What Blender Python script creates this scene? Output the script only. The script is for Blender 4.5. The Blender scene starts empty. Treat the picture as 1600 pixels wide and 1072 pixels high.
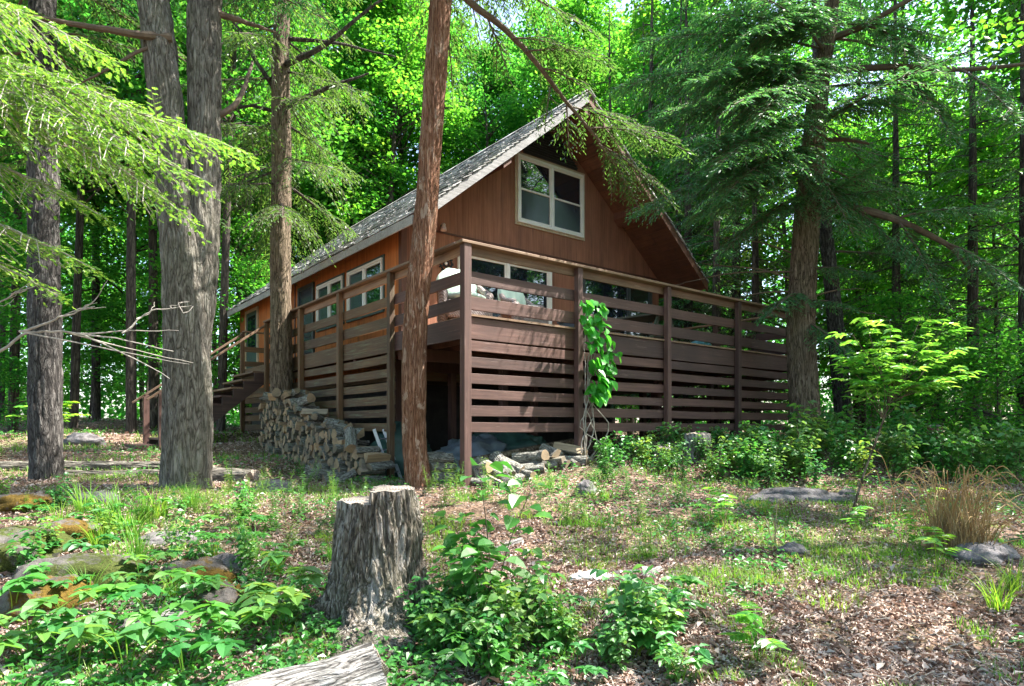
import bpy, math, random
import numpy as np
from mathutils import Vector, Matrix

R = math.radians
SC = bpy.context.scene
C = SC.collection
E = 1.5                       # eye height
F = 1004.0                    # focal length in photo pixels

# ------------------------------------------------------------------ camera
cam_d = bpy.data.cameras.new("camera")
cam = bpy.data.objects.new("camera", cam_d)
C.objects.link(cam)
cam.location = (0, 0, E)
cam.rotation_euler = (R(90), 0, 0)
cam_d.sensor_width = 36
cam_d.lens = F / 1600 * 36
cam_d.shift_y = (668 - 536) / 1600
cam_d.clip_start = 0.05
cam_d.clip_end = 1500
SC.camera = cam

# ------------------------------------------------------------------ sky and sun
SUN_AZ = Vector((0.95, 0.17))
SUN_EL = R(56)
W = bpy.data.worlds.new("World")
SC.world = W
W.use_nodes = True
wn = W.node_tree
bg = wn.nodes["Background"]
sky = wn.nodes.new("ShaderNodeTexSky")
sky.sky_type = 'NISHITA'
sky.sun_disc = False
sky.sun_elevation = SUN_EL
sky.sun_rotation = math.atan2(SUN_AZ.x, SUN_AZ.y)
sky.dust_density = 2.0
wn.links.new(sky.outputs[0], bg.inputs[0])
bg.inputs[1].default_value = 0.14
sd = bpy.data.lights.new("sun", 'SUN')
sd.energy = 5.0
sd.angle = R(0.5)
sd.color = (1.0, 0.95, 0.87)
sun = bpy.data.objects.new("sun", sd)
C.objects.link(sun)
_h = SUN_AZ.normalized()
_s = Vector((_h.x * math.cos(SUN_EL), _h.y * math.cos(SUN_EL), math.sin(SUN_EL)))
sun.rotation_euler = (-_s).to_track_quat('-Z', 'Y').to_euler()
sun.location = (20, 10, 30)

SC.view_settings.view_transform = 'Standard'
SC.view_settings.look = 'None'
SC.view_settings.exposure = 2.25
SC.view_settings.gamma = 1.0
SC.view_settings.use_curve_mapping = False
SC.cycles.use_denoising = True
SC.cycles.max_bounces = 8
SC.cycles.diffuse_bounces = 5
SC.cycles.transmission_bounces = 5
SC.cycles.glossy_bounces = 3
SC.cycles.sample_clamp_indirect = 6

# ------------------------------------------------------------------ helpers
rng = np.random.default_rng(7)
random.seed(7)

def at(px, py, Y):
    return np.array([(px - 800) / F * Y, Y, E + (668 - py) / F * Y])

def tag(o, label=None, cat=None, group=None, kind=None):
    if label: o["label"] = label
    if cat: o["category"] = cat
    if group: o["group"] = group
    if kind: o["kind"] = kind
    return o

def empty(name, label, cat, loc=(0, 0, 0), rz=0, group=None):
    o = bpy.data.objects.new(name, None)
    o.empty_display_size = 0.2
    C.objects.link(o)
    o.location = loc
    o.rotation_euler = (0, 0, rz)
    return tag(o, label, cat, group)

def link(name, me, parent=None):
    o = bpy.data.objects.new(name, me)
    C.objects.link(o)
    if parent is not None:
        o.parent = parent
    return o

def np_mesh(name, V, faces, mats, smooth=False, mi=None):
    """faces: list of int arrays (n,k); k may differ between arrays"""
    if isinstance(faces, np.ndarray):
        faces = [faces]
    faces = [np.asarray(f) for f in faces if len(f)]
    me = bpy.data.meshes.new(name)
    V = np.asarray(V, dtype=np.float32)
    me.vertices.add(len(V))
    me.vertices.foreach_set("co", V.ravel())
    nl = sum(f.size for f in faces)
    npoly = sum(len(f) for f in faces)
    me.loops.add(nl)
    me.loops.foreach_set("vertex_index", np.concatenate([f.ravel() for f in faces]).astype(np.int32))
    tot = np.concatenate([np.full(len(f), f.shape[1]) for f in faces]).astype(np.int32)
    st = np.concatenate([[0], np.cumsum(tot)[:-1]]).astype(np.int32)
    me.polygons.add(npoly)
    me.polygons.foreach_set("loop_start", st)
    try:
        me.polygons.foreach_set("loop_total", tot)
    except Exception:
        pass
    if not isinstance(mats, (list, tuple)):
        mats = [mats]
    for m in mats:
        me.materials.append(m)
    if mi is not None:
        me.polygons.foreach_set("material_index", np.asarray(mi, dtype=np.int32))
    me.polygons.foreach_set("use_smooth", np.full(npoly, smooth))
    me.update(calc_edges=True)
    return me

class MB:
    """collects boxes / prisms / tubes into one mesh"""
    def __init__(s):
        s.v = []; s.f = {}; s.n = 0
    def add(s, V, Fs, mi=0):
        V = np.asarray(V, float)
        s.v.append(V)
        for f in (Fs if isinstance(Fs, list) else [Fs]):
            f = np.asarray(f)
            if len(f):
                s.f.setdefault((f.shape[1], mi), []).append(f + s.n)
        s.n += len(V)
        return s
    def box(s, a, b, mi=0, rot=None, piv=None):
        x0, y0, z0 = np.minimum(a, b); x1, y1, z1 = np.maximum(a, b)
        V = np.array([[x0,y0,z0],[x1,y0,z0],[x1,y1,z0],[x0,y1,z0],[x0,y0,z1],[x1,y0,z1],[x1,y1,z1],[x0,y1,z1]])
        if rot is not None:
            c = np.array(piv if piv is not None else V.mean(0))
            V = (V - c) @ np.array(rot).T + c
        Fq = np.array([[0,3,2,1],[4,5,6,7],[0,1,5,4],[1,2,6,5],[2,3,7,6],[3,0,4,7]])
        return s.add(V, Fq, mi)
    def beam(s, p, q, w, h, mi=0, up=(0, 0, 1)):
        p = np.array(p, float); q = np.array(q, float)
        t = q - p; t /= np.linalg.norm(t)
        u = np.array(up, float)
        sd_ = np.cross(t, u); sd_ /= np.linalg.norm(sd_)
        u = np.cross(sd_, t)
        V = []
        for c in (p, q):
            for a, b in ((-1,-1),(1,-1),(1,1),(-1,1)):
                V.append(c + sd_*a*w/2 + u*b*h/2)
        Fq = np.array([[0,1,2,3],[7,6,5,4],[0,4,5,1],[1,5,6,2],[2,6,7,3],[3,7,4,0]])
        return s.add(V, Fq, mi)
    def prism(s, poly, d0, d1, mi=0, axis=1):
        """poly list of 2D pts (a,b); extruded along axis (0,1,2) from d0 to d1"""
        n = len(poly); V = []
        for d in (d0, d1):
            for a, b in poly:
                p = [a, b]; p.insert(axis, d); V.append(p)
        s.add(V, [np.array([[i, (i+1)%n, n+(i+1)%n, n+i] for i in range(n)])], mi)
        k = s.n - 2*n
        s.f.setdefault((n, mi), []).append(np.array([list(range(k, k+n))[::-1], list(range(k+n, k+2*n))]))
        return s
    def tube(s, path, rad, seg=8, mi=0, cap=True):
        V, Fq = tube(path, rad, seg)
        s.add(V, Fq, mi)
        if cap:
            k = s.n - len(V); n = len(V)
            s.f.setdefault((seg, mi), []).append(np.array([list(range(k, k+seg))[::-1], list(range(k+n-seg, k+n))]))
        return s
    def mesh(s, name, mats, smooth=False):
        V = np.concatenate(s.v)
        fs = []; mi = []
        for (k, m), l in s.f.items():
            a = np.concatenate(l); fs.append(a); mi += [m]*len(a)
        return np_mesh(name, V, fs, mats, smooth, mi)
    def build(s, name, mats, parent=None, smooth=False, bevel=0):
        o = link(name, s.mesh(name, mats, smooth), parent)
        if bevel:
            m = o.modifiers.new("bevel", 'BEVEL'); m.width = bevel; m.segments = 2; m.limit_method = 'ANGLE'
        return o

def tube(path, rad, seg=8):
    P = np.asarray(path, float); n = len(P)
    rad = np.broadcast_to(np.asarray(rad, float), (n,))
    T = np.gradient(P, axis=0); T /= np.linalg.norm(T, axis=1)[:, None] + 1e-9
    ref = np.array([0.0, 0, 1]) if abs(T[:, 2]).mean() < 0.8 else np.array([0.0, 1, 0])
    A = np.cross(T, ref); A /= np.linalg.norm(A, axis=1)[:, None] + 1e-9
    B = np.cross(T, A)
    th = np.arange(seg) / seg * 2 * np.pi
    V = P[:, None] + rad[:, None, None] * (np.cos(th)[None, :, None] * A[:, None] + np.sin(th)[None, :, None] * B[:, None])
    i = np.arange(n-1)[:, None] * seg; j = np.arange(seg)[None]; k = (j + 1) % seg
    Fq = np.stack([i+j, i+k, i+seg+k, i+seg+j], -1).reshape(-1, 4)
    return V.reshape(-1, 3), Fq

def curve(pts, n):
    """Catmull-Rom resample"""
    P = np.asarray(pts, float)
    if len(P) == 2:
        t = np.linspace(0, 1, n)[:, None]
        return P[0]*(1-t) + P[1]*t
    Q = np.vstack([2*P[0]-P[1], P, 2*P[-1]-P[-2]])
    s = np.linspace(0, len(P)-1-1e-6, n); i = s.astype(int); t = (s-i)[:, None]
    a, b, c, d = Q[i], Q[i+1], Q[i+2], Q[i+3]
    return 0.5*((2*b)+(-a+c)*t+(2*a-5*b+4*c-d)*t**2+(-a+3*b-3*c+d)*t**3)

def _hash(ix, iy, iz):
    h = (ix.astype(np.int64)*374761393 + iy.astype(np.int64)*668265263 + iz.astype(np.int64)*2147483647) & 0xffffffff
    h = ((h ^ (h >> 13)) * 1274126177) & 0xffffffff
    h = (h ^ (h >> 16)) & 0xffffffff
    return h / 4294967295.0

def vnoise(P):
    P = np.asarray(P, float)
    i = np.floor(P).astype(np.int64); f = P - i; f = f*f*(3-2*f)
    x, y, z = i[..., 0], i[..., 1], i[..., 2]
    r = 0
    for dx in (0, 1):
        for dy in (0, 1):
            for dz in (0, 1):
                w = (f[..., 0] if dx else 1-f[..., 0])*(f[..., 1] if dy else 1-f[..., 1])*(f[..., 2] if dz else 1-f[..., 2])
                r = r + w*_hash(x+dx, y+dy, z+dz)
    return r

def fbm(P, o=4):
    r = 0; a = 0.5; P = np.asarray(P, float)
    for k in range(o):
        r = r + a*vnoise(P*(2**k) + 17.3*k); a *= 0.5
    return r / (1 - 0.5**o)

# ------------------------------------------------------------------ ground height
_gp = [(728,757,8.5),(900,725,9.77),(1040,692,11.1),(1150,692,12.4),(615,756,10.05),(520,745,11.0),(400,690,14),
       (382,674,16.35),(290,765,8.3),(72,750,9.2),(652,768,8.6),(1258,705,12.5),(590,975,4.3),(240,704,14.0),
       (800,715,10.4),(680,740,10.5),(800,700,14),(400,715,11.5),(460,755,9.6)]
GP = [(at(*p)[0], p[2], at(*p)[2]-E) for p in _gp]
GP += [(-1.4,3.4,-1.42),(0.4,3.3,-1.45),(2.8,3.6,-1.5),(1.0,5.2,-1.22),(4.3,6.2,-1.14),(3.3,8.4,-.93),(8.2,11,-.8),(6,8,-1.0),
       (12,18,-.6),(20,25,-.6),(-3.8,5.5,-1.0),(-2.2,4.8,-1.12),(-6.3,7.8,-.8),(-11,16,-.2),(-15,25,.25),(-32,40,.7),(-4,40,.5),
       (20,40,-.4),(9,25,-.2),(-2.4,17.3,-.3),(-3.4,3.3,-1.3),(-8,22,.0),
       (0,-2,-1.5),(0,-12,-1.8),(20,5,-1.3),(-15,3,-.9),(-80,80,1.5),(80,80,0),(0,-80,-2.5),(-80,-10,-1),(80,-10,-1.5),(0,150,2)]
GP = np.array(GP, float)
def gh(x, y):
    x = np.asarray(x, float); y = np.asarray(y, float)
    num = 0; den = 0
    for gx, gy, gz in GP:
        w = ((x-gx)**2 + (y-gy)**2 + 0.7)**-1.6
        num = num + w*gz; den = den + w
    P = np.stack([x*0.7, y*0.7, x*0], -1)
    z = num/den + E + (fbm(P, 4)-0.5)*0.16
    return z
def gz(x, y):
    return float(gh(np.array([x]), np.array([y]))[0])

# ------------------------------------------------------------------ materials
MAT = {}
def new_mat(name):
    m = bpy.data.materials.new(name); m.use_nodes = True
    nt = m.node_tree
    b = nt.nodes["Principled BSDF"]
    MAT[name] = m
    return m, nt, b
def nd(nt, t, **kw):
    n = nt.nodes.new(t)
    for k, v in kw.items():
        if k in n.inputs.keys() if hasattr(n.inputs, 'keys') else False:
            n.inputs[k].default_value = v
        else:
            setattr(n, k, v)
    return n
def ramp(nt, fac, stops, interp='LINEAR'):
    r = nt.nodes.new("ShaderNodeValToRGB")
    e = r.color_ramp.elements
    r.color_ramp.interpolation = interp
    while len(e) > 1: e.remove(e[-1])
    e[0].position = stops[0][0]; e[0].color = (*stops[0][1], 1)
    for p, c in stops[1:]:
        k = e.new(p); k.color = (*c, 1)
    nt.links.new(fac, r.inputs[0])
    return r.outputs[0]
def coords(nt, scale=(1, 1, 1), kind="Object", rot=(0, 0, 0)):
    tc = nt.nodes.new("ShaderNodeTexCoord")
    mp = nt.nodes.new("ShaderNodeMapping")
    mp.inputs["Scale"].default_value = scale
    mp.inputs["Rotation"].default_value = rot
    nt.links.new(tc.outputs[kind], mp.inputs[0])
    return mp.outputs[0]
def noise(nt, vec, scale, detail=4, rough=0.55, dist=0.0):
    n = nt.nodes.new("ShaderNodeTexNoise")
    n.inputs["Scale"].default_value = scale
    n.inputs["Detail"].default_value = detail
    n.inputs["Roughness"].default_value = rough
    n.inputs["Distortion"].default_value = dist
    if vec is not None: nt.links.new(vec, n.inputs["Vector"])
    return n.outputs["Fac"]
def mix(nt, a, b, fac, mode='MIX'):
    m = nt.nodes.new("ShaderNodeMix"); m.data_type = 'RGBA'; m.blend_type = mode
    for s, v in ((m.inputs["Factor"], fac), (m.inputs["A"], a), (m.inputs["B"], b)):
        if isinstance(v, (int, float)): s.default_value = v
        elif isinstance(v, tuple): s.default_value = (*v, 1)
        else: nt.links.new(v, s)
    return m.outputs["Result"]
def bump(nt, b, h, strength=0.5, dist=0.02):
    n = nt.nodes.new("ShaderNodeBump")
    n.inputs["Strength"].default_value = strength
    n.inputs["Distance"].default_value = dist
    nt.links.new(h, n.inputs["Height"])
    nt.links.new(n.outputs[0], b.inputs["Normal"])
def island(nt):
    g = nt.nodes.new("ShaderNodeNewGeometry")
    return g.outputs["Random Per Island"]

def plank_mat(name, c1, c2, worn=None, rough=0.7, grain=(30, 30, 1.2), stain=None, island_mix=0.4, wornlo=0.58):
    """wood: grain stretched along one axis, per-board tone, worn flecks"""
    m, nt, b = new_mat(name)
    v = coords(nt, grain)
    g = noise(nt, v, 1.0, 6, 0.65, 0.3)
    col = ramp(nt, g, [(0.3, c1), (0.7, c2)])
    oi = nt.nodes.new("ShaderNodeObjectInfo")
    tone = ramp(nt, oi.outputs["Random"], [(0, (0.62, 0.60, 0.60)), (.5, (.95, .95, .95)), (1, (1.28, 1.22, 1.18))])
    col = mix(nt, col, tone, 1.0, 'MULTIPLY')
    tone = ramp(nt, island(nt), [(0, (1-island_mix*.5,)*3), (1, (1+island_mix*.4,)*3)])
    col = mix(nt, col, tone, 1.0, 'MULTIPLY')
    big = noise(nt, coords(nt, (1.2, 1.2, 1.2)), 1.3, 5, 0.6)
    col = mix(nt, col, ramp(nt, big, [(0.3, (0.72, 0.72, 0.72)), (0.7, (1.15, 1.15, 1.15))]), 1.0, 'MULTIPLY')
    if worn:
        w = noise(nt, coords(nt, tuple(x*.8 for x in grain)), 1.7, 8, 0.75)
        col = mix(nt, col, worn, ramp(nt, w, [(wornlo, (0, 0, 0)), (wornlo+0.1, (0.9, 0.9, 0.9))]))
    if stain:
        w = noise(nt, coords(nt, (5, 5, .45)), 1.0, 5, 0.65)
        col = mix(nt, col, stain, ramp(nt, w, [(0.5, (0, 0, 0)), (0.72, (0.85, 0.85, 0.85))]))
    nt.links.new(col, b.inputs["Base Color"])
    b.inputs["Roughness"].default_value = rough
    bump(nt, b, g, 0.5, 0.006)
    return m

def bark_mat(name, lo, mid, hi, sc=9.0, zs=0.16, green=None, patch=None):
    """furrowed bark: ridged noise drawn out along the trunk, dark narrow furrows between plates"""
    m, nt, b = new_mat(name)
    def mth(op, x, y):
        n = nt.nodes.new("ShaderNodeMath"); n.operation = op
        for s_, v_ in zip(n.inputs, (x, y)):
            if isinstance(v_, (int, float)): s_.default_value = v_
            elif v_ is not None: nt.links.new(v_, s_)
        return n.outputs[0]
    v = coords(nt, (1, 1, zs))
    n1 = noise(nt, v, sc, 2, 0.5, 0.9)
    n1b = noise(nt, v, sc*2.3, 2, 0.5, 0.6)
    r1 = mth('MULTIPLY', mth('ABSOLUTE', mth('SUBTRACT', n1, 0.5), None), 6.0)
    r2 = mth('MULTIPLY', mth('ABSOLUTE', mth('SUBTRACT', n1b, 0.5), None), 6.0)
    rr = mth('MINIMUM', r1, mth('ADD', r2, 0.18))
    rr = mth('MINIMUM', rr, 1.0)
    n2 = noise(nt, coords(nt, (1, 1, 0.4)), sc*6, 5, 0.75)
    hgt = mth('ADD', mth('MULTIPLY', rr, 0.7), mth('MULTIPLY', n2, 0.45))
    col = ramp(nt, hgt, [(0.22, lo), (0.45, mid), (0.85, hi)])
    big = noise(nt, coords(nt, (1, 1, .5)), 1.6, 5, .6)
    col = mix(nt, col, ramp(nt, big, [(.3, (.7, .7, .7)), (.7, (1.2, 1.2, 1.2))]), 1.0, 'MULTIPLY')
    if green:
        col = mix(nt, col, green, ramp(nt, big, [(0.48, (0, 0, 0)), (0.72, (0.5, 0.5, 0.5))]))
    if patch:
        p = noise(nt, coords(nt, (1, 1, .35)), 9.0, 6, 0.7, 0.5)
        col = mix(nt, col, patch, ramp(nt, p, [(0.56, (0, 0, 0)), (0.61, (0.75, 0.75, 0.75))]))
    nt.links.new(col, b.inputs["Base Color"])
    b.inputs["Roughness"].default_value = 0.9
    b.inputs["Specular IOR Level"].default_value = 0.2
    bump(nt, b, hgt, 1.0, 0.025)
    return m

def leaf_mat(name, cols, trans, tmix=0.45, rough=0.45, spec=0.4):
    m, nt, b = new_mat(name)
    r = island(nt)
    col = ramp(nt, r, [(i/(len(cols)-1), c) for i, c in enumerate(cols)])
    oi = nt.nodes.new("ShaderNodeObjectInfo")
    hue = ramp(nt, oi.outputs["Random"], [(0, (.60, .78, .95)), (.3, (.85, .92, 1.0)), (.6, (1.05, 1.0, .9)), (.85, (1.35, 1.08, .85)), (1, (.75, .70, .8))])
    col = mix(nt, col, hue, 1.0, 'MULTIPLY')
    nt.links.new(col, b.inputs["Base Color"])
    b.inputs["Roughness"].default_value = rough
    b.inputs["Specular IOR Level"].default_value = spec
    t = nt.nodes.new("ShaderNodeBsdfTranslucent")
    tc = ramp(nt, r, [(i/(len(trans)-1), c) for i, c in enumerate(trans)])
    tc = mix(nt, tc, hue, 1.0, 'MULTIPLY')
    nt.links.new(tc, t.inputs[0])
    mx = nt.nodes.new("ShaderNodeMixShader"); mx.inputs[0].default_value = tmix
    nt.links.new(b.outputs[0], mx.inputs[1]); nt.links.new(t.outputs[0], mx.inputs[2])
    nt.links.new(mx.outputs[0], nt.nodes["Material Output"].inputs["Surface"])
    return m

def plain_mat(name, col, rough=0.6, metal=0.0, spec=0.5, var=0.15, sc=12, bmp=0.0):
    m, nt, b = new_mat(name)
    n = noise(nt, coords(nt), sc, 5)
    c = ramp(nt, n, [(0.3, tuple(x*(1-var) for x in col)), (0.7, tuple(min(1, x*(1+var)) for x in col))])
    nt.links.new(c, b.inputs["Base Color"])
    b.inputs["Roughness"].default_value = rough
    b.inputs["Metallic"].default_value = metal
    b.inputs["Specular IOR Level"].default_value = spec
    if bmp: bump(nt, b, n, bmp, 0.01)
    return m

# leaves
leaf_mat("maple_leaf", [(.035,.11,.012), (.05,.16,.015), (.07,.20,.02), (.10,.22,.02)],
         [(.08,.36,.025), (.12,.48,.03), (.20,.58,.03), (.34,.66,.04)], 0.5)
leaf_mat("maple_leaf_far", [(.022,.11,.018), (.034,.155,.022), (.065,.21,.03)],
         [(.09,.40,.03), (.13,.52,.04), (.26,.64,.05)], 0.5, 0.7, 0.2)
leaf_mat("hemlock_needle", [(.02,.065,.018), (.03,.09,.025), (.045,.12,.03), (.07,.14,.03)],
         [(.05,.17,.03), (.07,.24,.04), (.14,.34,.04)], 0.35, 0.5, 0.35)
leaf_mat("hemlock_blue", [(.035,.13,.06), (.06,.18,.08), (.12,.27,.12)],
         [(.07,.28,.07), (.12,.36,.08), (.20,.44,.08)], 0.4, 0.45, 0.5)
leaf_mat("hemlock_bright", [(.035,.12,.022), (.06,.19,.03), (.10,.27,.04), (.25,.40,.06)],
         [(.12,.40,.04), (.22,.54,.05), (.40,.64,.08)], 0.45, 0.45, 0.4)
leaf_mat("cedar_leaf", [(.035,.08,.02), (.055,.11,.025), (.08,.14,.035)],
         [(.10,.22,.03), (.16,.32,.04), (.24,.4,.05)], 0.35)
leaf_mat("low_leaf", [(.035,.15,.03), (.055,.20,.04), (.08,.24,.05)],
         [(.06,.30,.04), (.10,.40,.05), (.18,.48,.05)], 0.35, 0.4, 0.5)
leaf_mat("low_leaf_light", [(.05,.17,.04), (.08,.21,.05), (.13,.26,.075)],
         [(.18,.45,.06), (.26,.52,.07), (.4,.6,.08)], 0.35, 0.4, 0.5)
leaf_mat("vine_leaf", [(.04,.27,.02), (.06,.34,.025), (.10,.42,.03)],
         [(.10,.5,.03), (.16,.6,.04), (.25,.7,.05)], 0.45, 0.35, 0.5)
leaf_mat("sapling_leaf", [(.05,.19,.03), (.08,.27,.035), (.15,.35,.04)],
         [(.18,.55,.03), (.32,.68,.05), (.52,.74,.08)], 0.45, 0.35, 0.5)
leaf_mat("grass_blade", [(.06,.18,.02), (.11,.25,.028), (.19,.31,.045)],
         [(.12,.4,.03), (.22,.5,.04), (.36,.56,.06)], 0.4, 0.5, 0.3)
leaf_mat("dry_grass", [(.32,.22,.10), (.42,.30,.14), (.25,.15,.07)],
         [(.3,.2,.09), (.4,.28,.12)], 0.25, 0.6, 0.3)
leaf_mat("dead_leaf", [(.08,.042,.03), (.24,.14,.10), (.41,.29,.23), (.60,.50,.44), (.17,.09,.06)],
         [(.14,.06,.03), (.3,.18,.12)], 0.15, 0.7, 0.25)
# bark
bark_mat("bark_gray", (.045,.038,.03), (.155,.138,.115), (.27,.25,.215), 13, .17, green=(.085,.10,.06))
bark_mat("bark_dark", (.018,.016,.015), (.065,.058,.054), (.16,.15,.14), 13, .2)
bark_mat("bark_brown", (.03,.02,.014), (.17,.125,.085), (.31,.24,.18), 17, .13, green=(.10,.10,.05))
bark_mat("bark_cedar", (.07,.026,.012), (.25,.115,.065), (.45,.27,.18), 30, .07, patch=(.46,.33,.25))
bark_mat("bark_far", (.025,.02,.018), (.07,.055,.045), (.13,.11,.09), 6, .2)
bark_mat("bark_stump", (.03,.025,.02), (.15,.125,.10), (.38,.34,.30), 17, .16, green=(.10,.11,.07), patch=(.30,.28,.26))
bark_mat("bark_log", (.05,.045,.04), (.29,.27,.25), (.52,.50,.48), 18, .16)
plain_mat("dead_twig", (.27,.24,.21), 0.8, var=.35, sc=20)
plain_mat("twig", (.11,.075,.05), 0.85, var=.3)
# ------------------------------------------------------------------ ground
def build_ground():
    n = 560
    t = np.linspace(-1, 1, n)
    b = 5.2
    gx = np.sinh(b*t)/np.sinh(b)*170
    gy = 7 + np.sinh(b*t)/np.sinh(b)*190
    X, Y = np.meshgrid(gx, gy)
    Z = gh(X.ravel(), Y.ravel())
    near = np.exp(-((X.ravel())**2 + (Y.ravel()-7)**2)/900)
    P = np.stack([X.ravel()*2.6, Y.ravel()*2.6, X.ravel()*0], -1)
    Z += (fbm(P, 4)-0.5)*0.09*near
    V = np.stack([X.ravel(), Y.ravel(), Z], -1)
    i = np.arange(n-1)[:, None]*n; j = np.arange(n-1)[None]
    Fq = np.stack([i+j, i+j+1, i+n+j+1, i+n+j], -1).reshape(-1, 4)
    m, nt, bs = new_mat("forest_floor")
    v = coords(nt)
    vo = nt.nodes.new("ShaderNodeTexVoronoi"); vo.inputs["Scale"].default_value = 26
    vo.inputs["Randomness"].default_value = 1
    wv = nt.nodes.new("ShaderNodeMapping"); wv.inputs["Scale"].default_value = (1, 1, .4)
    nt.links.new(v, wv.inputs[0]); nt.links.new(wv.outputs[0], vo.inputs["Vector"])
    sep = nt.nodes.new("ShaderNodeSeparateColor"); nt.links.new(vo.outputs["Color"], sep.inputs[0])
    litter = ramp(nt, sep.outputs[0], [(0, (.035, .022, .014)), (.4, (.13, .08, .055)), (.75, (.26, .17, .13)), (1, (.42, .31, .25))])
    soil = ramp(nt, noise(nt, v, 9, 6, .7), [(.3, (.04, .027, .018)), (.7, (.15, .10, .068))])
    col = mix(nt, litter, soil, ramp(nt, noise(nt, v, .9, 4), [(.45, (0, 0, 0)), (.6, (.8, .8, .8))]))
    gr = ramp(nt, noise(nt, v, .55, 5, .6), [(.52, (0, 0, 0)), (.62, (.8, .8, .8))])
    grc = ramp(nt, noise(nt, v, 60, 4, .8), [(.3, (.02, .05, .01)), (.7, (.08, .15, .025))])
    fine = ramp(nt, noise(nt, v, 14, 4, .7), [(.42, (0, 0, 0)), (.56, (1, 1, 1))])
    col = mix(nt, col, grc, mix(nt, gr, fine, 1.0, 'MULTIPLY'))
    nt.links.new(col, bs.inputs["Base Color"])
    bs.inputs["Roughness"].default_value = .95
    bs.inputs["Specular IOR Level"].default_value = .15
    bump(nt, bs, vo.outputs["Distance"], .6, .03)
    o = link("ground", np_mesh("ground", V, Fq, m, True))
    tag(o, kind="structure")
build_ground()

# ------------------------------------------------------------------ cabin
G_ = (12, 12, 12)
BRN1, BRN2 = (.062, .028, .022), (.132, .067, .052)
for ax, gr in (("x", (1.2, 32, 32)), ("y", (32, 1.2, 32)), ("z", (32, 32, 1.2))):
    plank_mat("deck_"+ax, BRN1, BRN2, grain=gr, worn=(.25, .17, .145), wornlo=.60)
    plank_mat("side_"+ax, (.085, .042, .018), (.165, .085, .035), grain=gr, worn=(.14, .13, .07), wornlo=.52)
    plank_mat("cap_"+ax, (.16, .085, .045), (.32, .20, .12), grain=gr, worn=(.48, .43, .36), wornlo=.6)
plank_mat("grey_board", (.16, .155, .15), (.36, .35, .345), grain=(2, 30, 30), worn=(.42, .41, .40), wornlo=.55)
plank_mat("soffit_board", (.11, .042, .021), (.20, .080, .040), grain=(30, 1.2, 30), stain=(.05, .022, .015))
plank_mat("soffit_dark", (.035, .018, .014), (.08, .042, .034), grain=(1.2, 30, 30))
plank_mat("trim_brown", (.10, .038, .022), (.17, .07, .042), grain=(30, 30, 1.2))

def siding(name, c1, c2, stain):
    m, nt, b = new_mat(name)
    tc = nt.nodes.new("ShaderNodeTexCoord")
    sp = nt.nodes.new("ShaderNodeSeparateXYZ"); nt.links.new(tc.outputs["Object"], sp.inputs[0])
    ad = nt.nodes.new("ShaderNodeMath"); ad.operation = 'ADD'
    nt.links.new(sp.outputs[0], ad.inputs[0]); nt.links.new(sp.outputs[1], ad.inputs[1])
    mo = nt.nodes.new("ShaderNodeMath"); mo.operation = 'PINGPONG'; mo.inputs[1].default_value = .102
    nt.links.new(ad.outputs[0], mo.inputs[0])
    gro = ramp(nt, mo.outputs[0], [(0, (0, 0, 0)), (.006, (1, 1, 1))])
    g = noise(nt, coords(nt, (26, 26, 1.1)), 1, 6, .65)
    col = ramp(nt, g, [(.3, c1), (.7, c2)])
    big = noise(nt, coords(nt, (1, 1, .5)), 1.1, 6, .65)
    col = mix(nt, col, ramp(nt, big, [(.3, (.68, .68, .70)), (.68, (1.18, 1.15, 1.12))]), 1.0, 'MULTIPLY')
    dr = noise(nt, coords(nt, (6, 6, .35)), 1, 6, .7)
    col = mix(nt, col, stain, ramp(nt, dr, [(.52, (0, 0, 0)), (.72, (.7, .7, .7))]))
    pan = nt.nodes.new("ShaderNodeMath"); pan.operation = 'PINGPONG'; pan.inputs[1].default_value = .61
    nt.links.new(ad.outputs[0], pan.inputs[0])
    seam = ramp(nt, pan.outputs[0], [(0, (.72, .72, .72)), (.010, (1, 1, 1))])
    col = mix(nt, col, seam, 1.0, 'MULTIPLY')
    col = mix(nt, col, ramp(nt, mo.outputs[0], [(0, (.93, .93, .93)), (.008, (1, 1, 1))]), 1.0, 'MULTIPLY')
    nt.links.new(col, b.inputs["Base Color"])
    b.inputs["Roughness"].default_value = .75
    b.inputs["Specular IOR Level"].default_value = .3
    bump(nt, b, g, .25, .008)
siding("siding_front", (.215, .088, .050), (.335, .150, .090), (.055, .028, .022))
siding("siding_side_lit", (.30, .088, .018), (.48, .16, .04), (.06, .03, .015))  # same siding as the front; its warm orange-lit look is put into the colour

plain_mat("frame_white", (.72, .70, .64), .45, var=.06, sc=6)
plain_mat("frame_tan", (.42, .33, .22), .6, var=.15)
plain_mat("frame_dark", (.035, .045, .045), .5, var=.2)
plain_mat("frame_green", (.03, .06, .05), .5, var=.2)
plain_mat("black_iron", (.02, .022, .026), .45, .6, var=.2)
plain_mat("foundation_shade", (.03, .026, .024), .9, var=.4, sc=5)
plain_mat("ceramic", (.55, .42, .38), .35, var=.1)
plain_mat("vent_black", (.03, .028, .027), .7, var=.3)
def glass(name, col, rough, ior):
    m, nt, b = new_mat(name)
    n = noise(nt, coords(nt), 1.3, 3)
    nt.links.new(ramp(nt, n, [(.3, tuple(c*.7 for c in col)), (.7, tuple(c*1.3 for c in col))]), b.inputs["Base Color"])
    b.inputs["Roughness"].default_value = rough
    b.inputs["IOR"].default_value = ior
    bump(nt, b, n, .05, .02)
glass("glass", (.010, .016, .024), .02, 2.3)
glass("glass_screen", (.030, .040, .050), .16, 1.7)
glass("glass_green", (.010, .03, .02), .03, 2.5)

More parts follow.
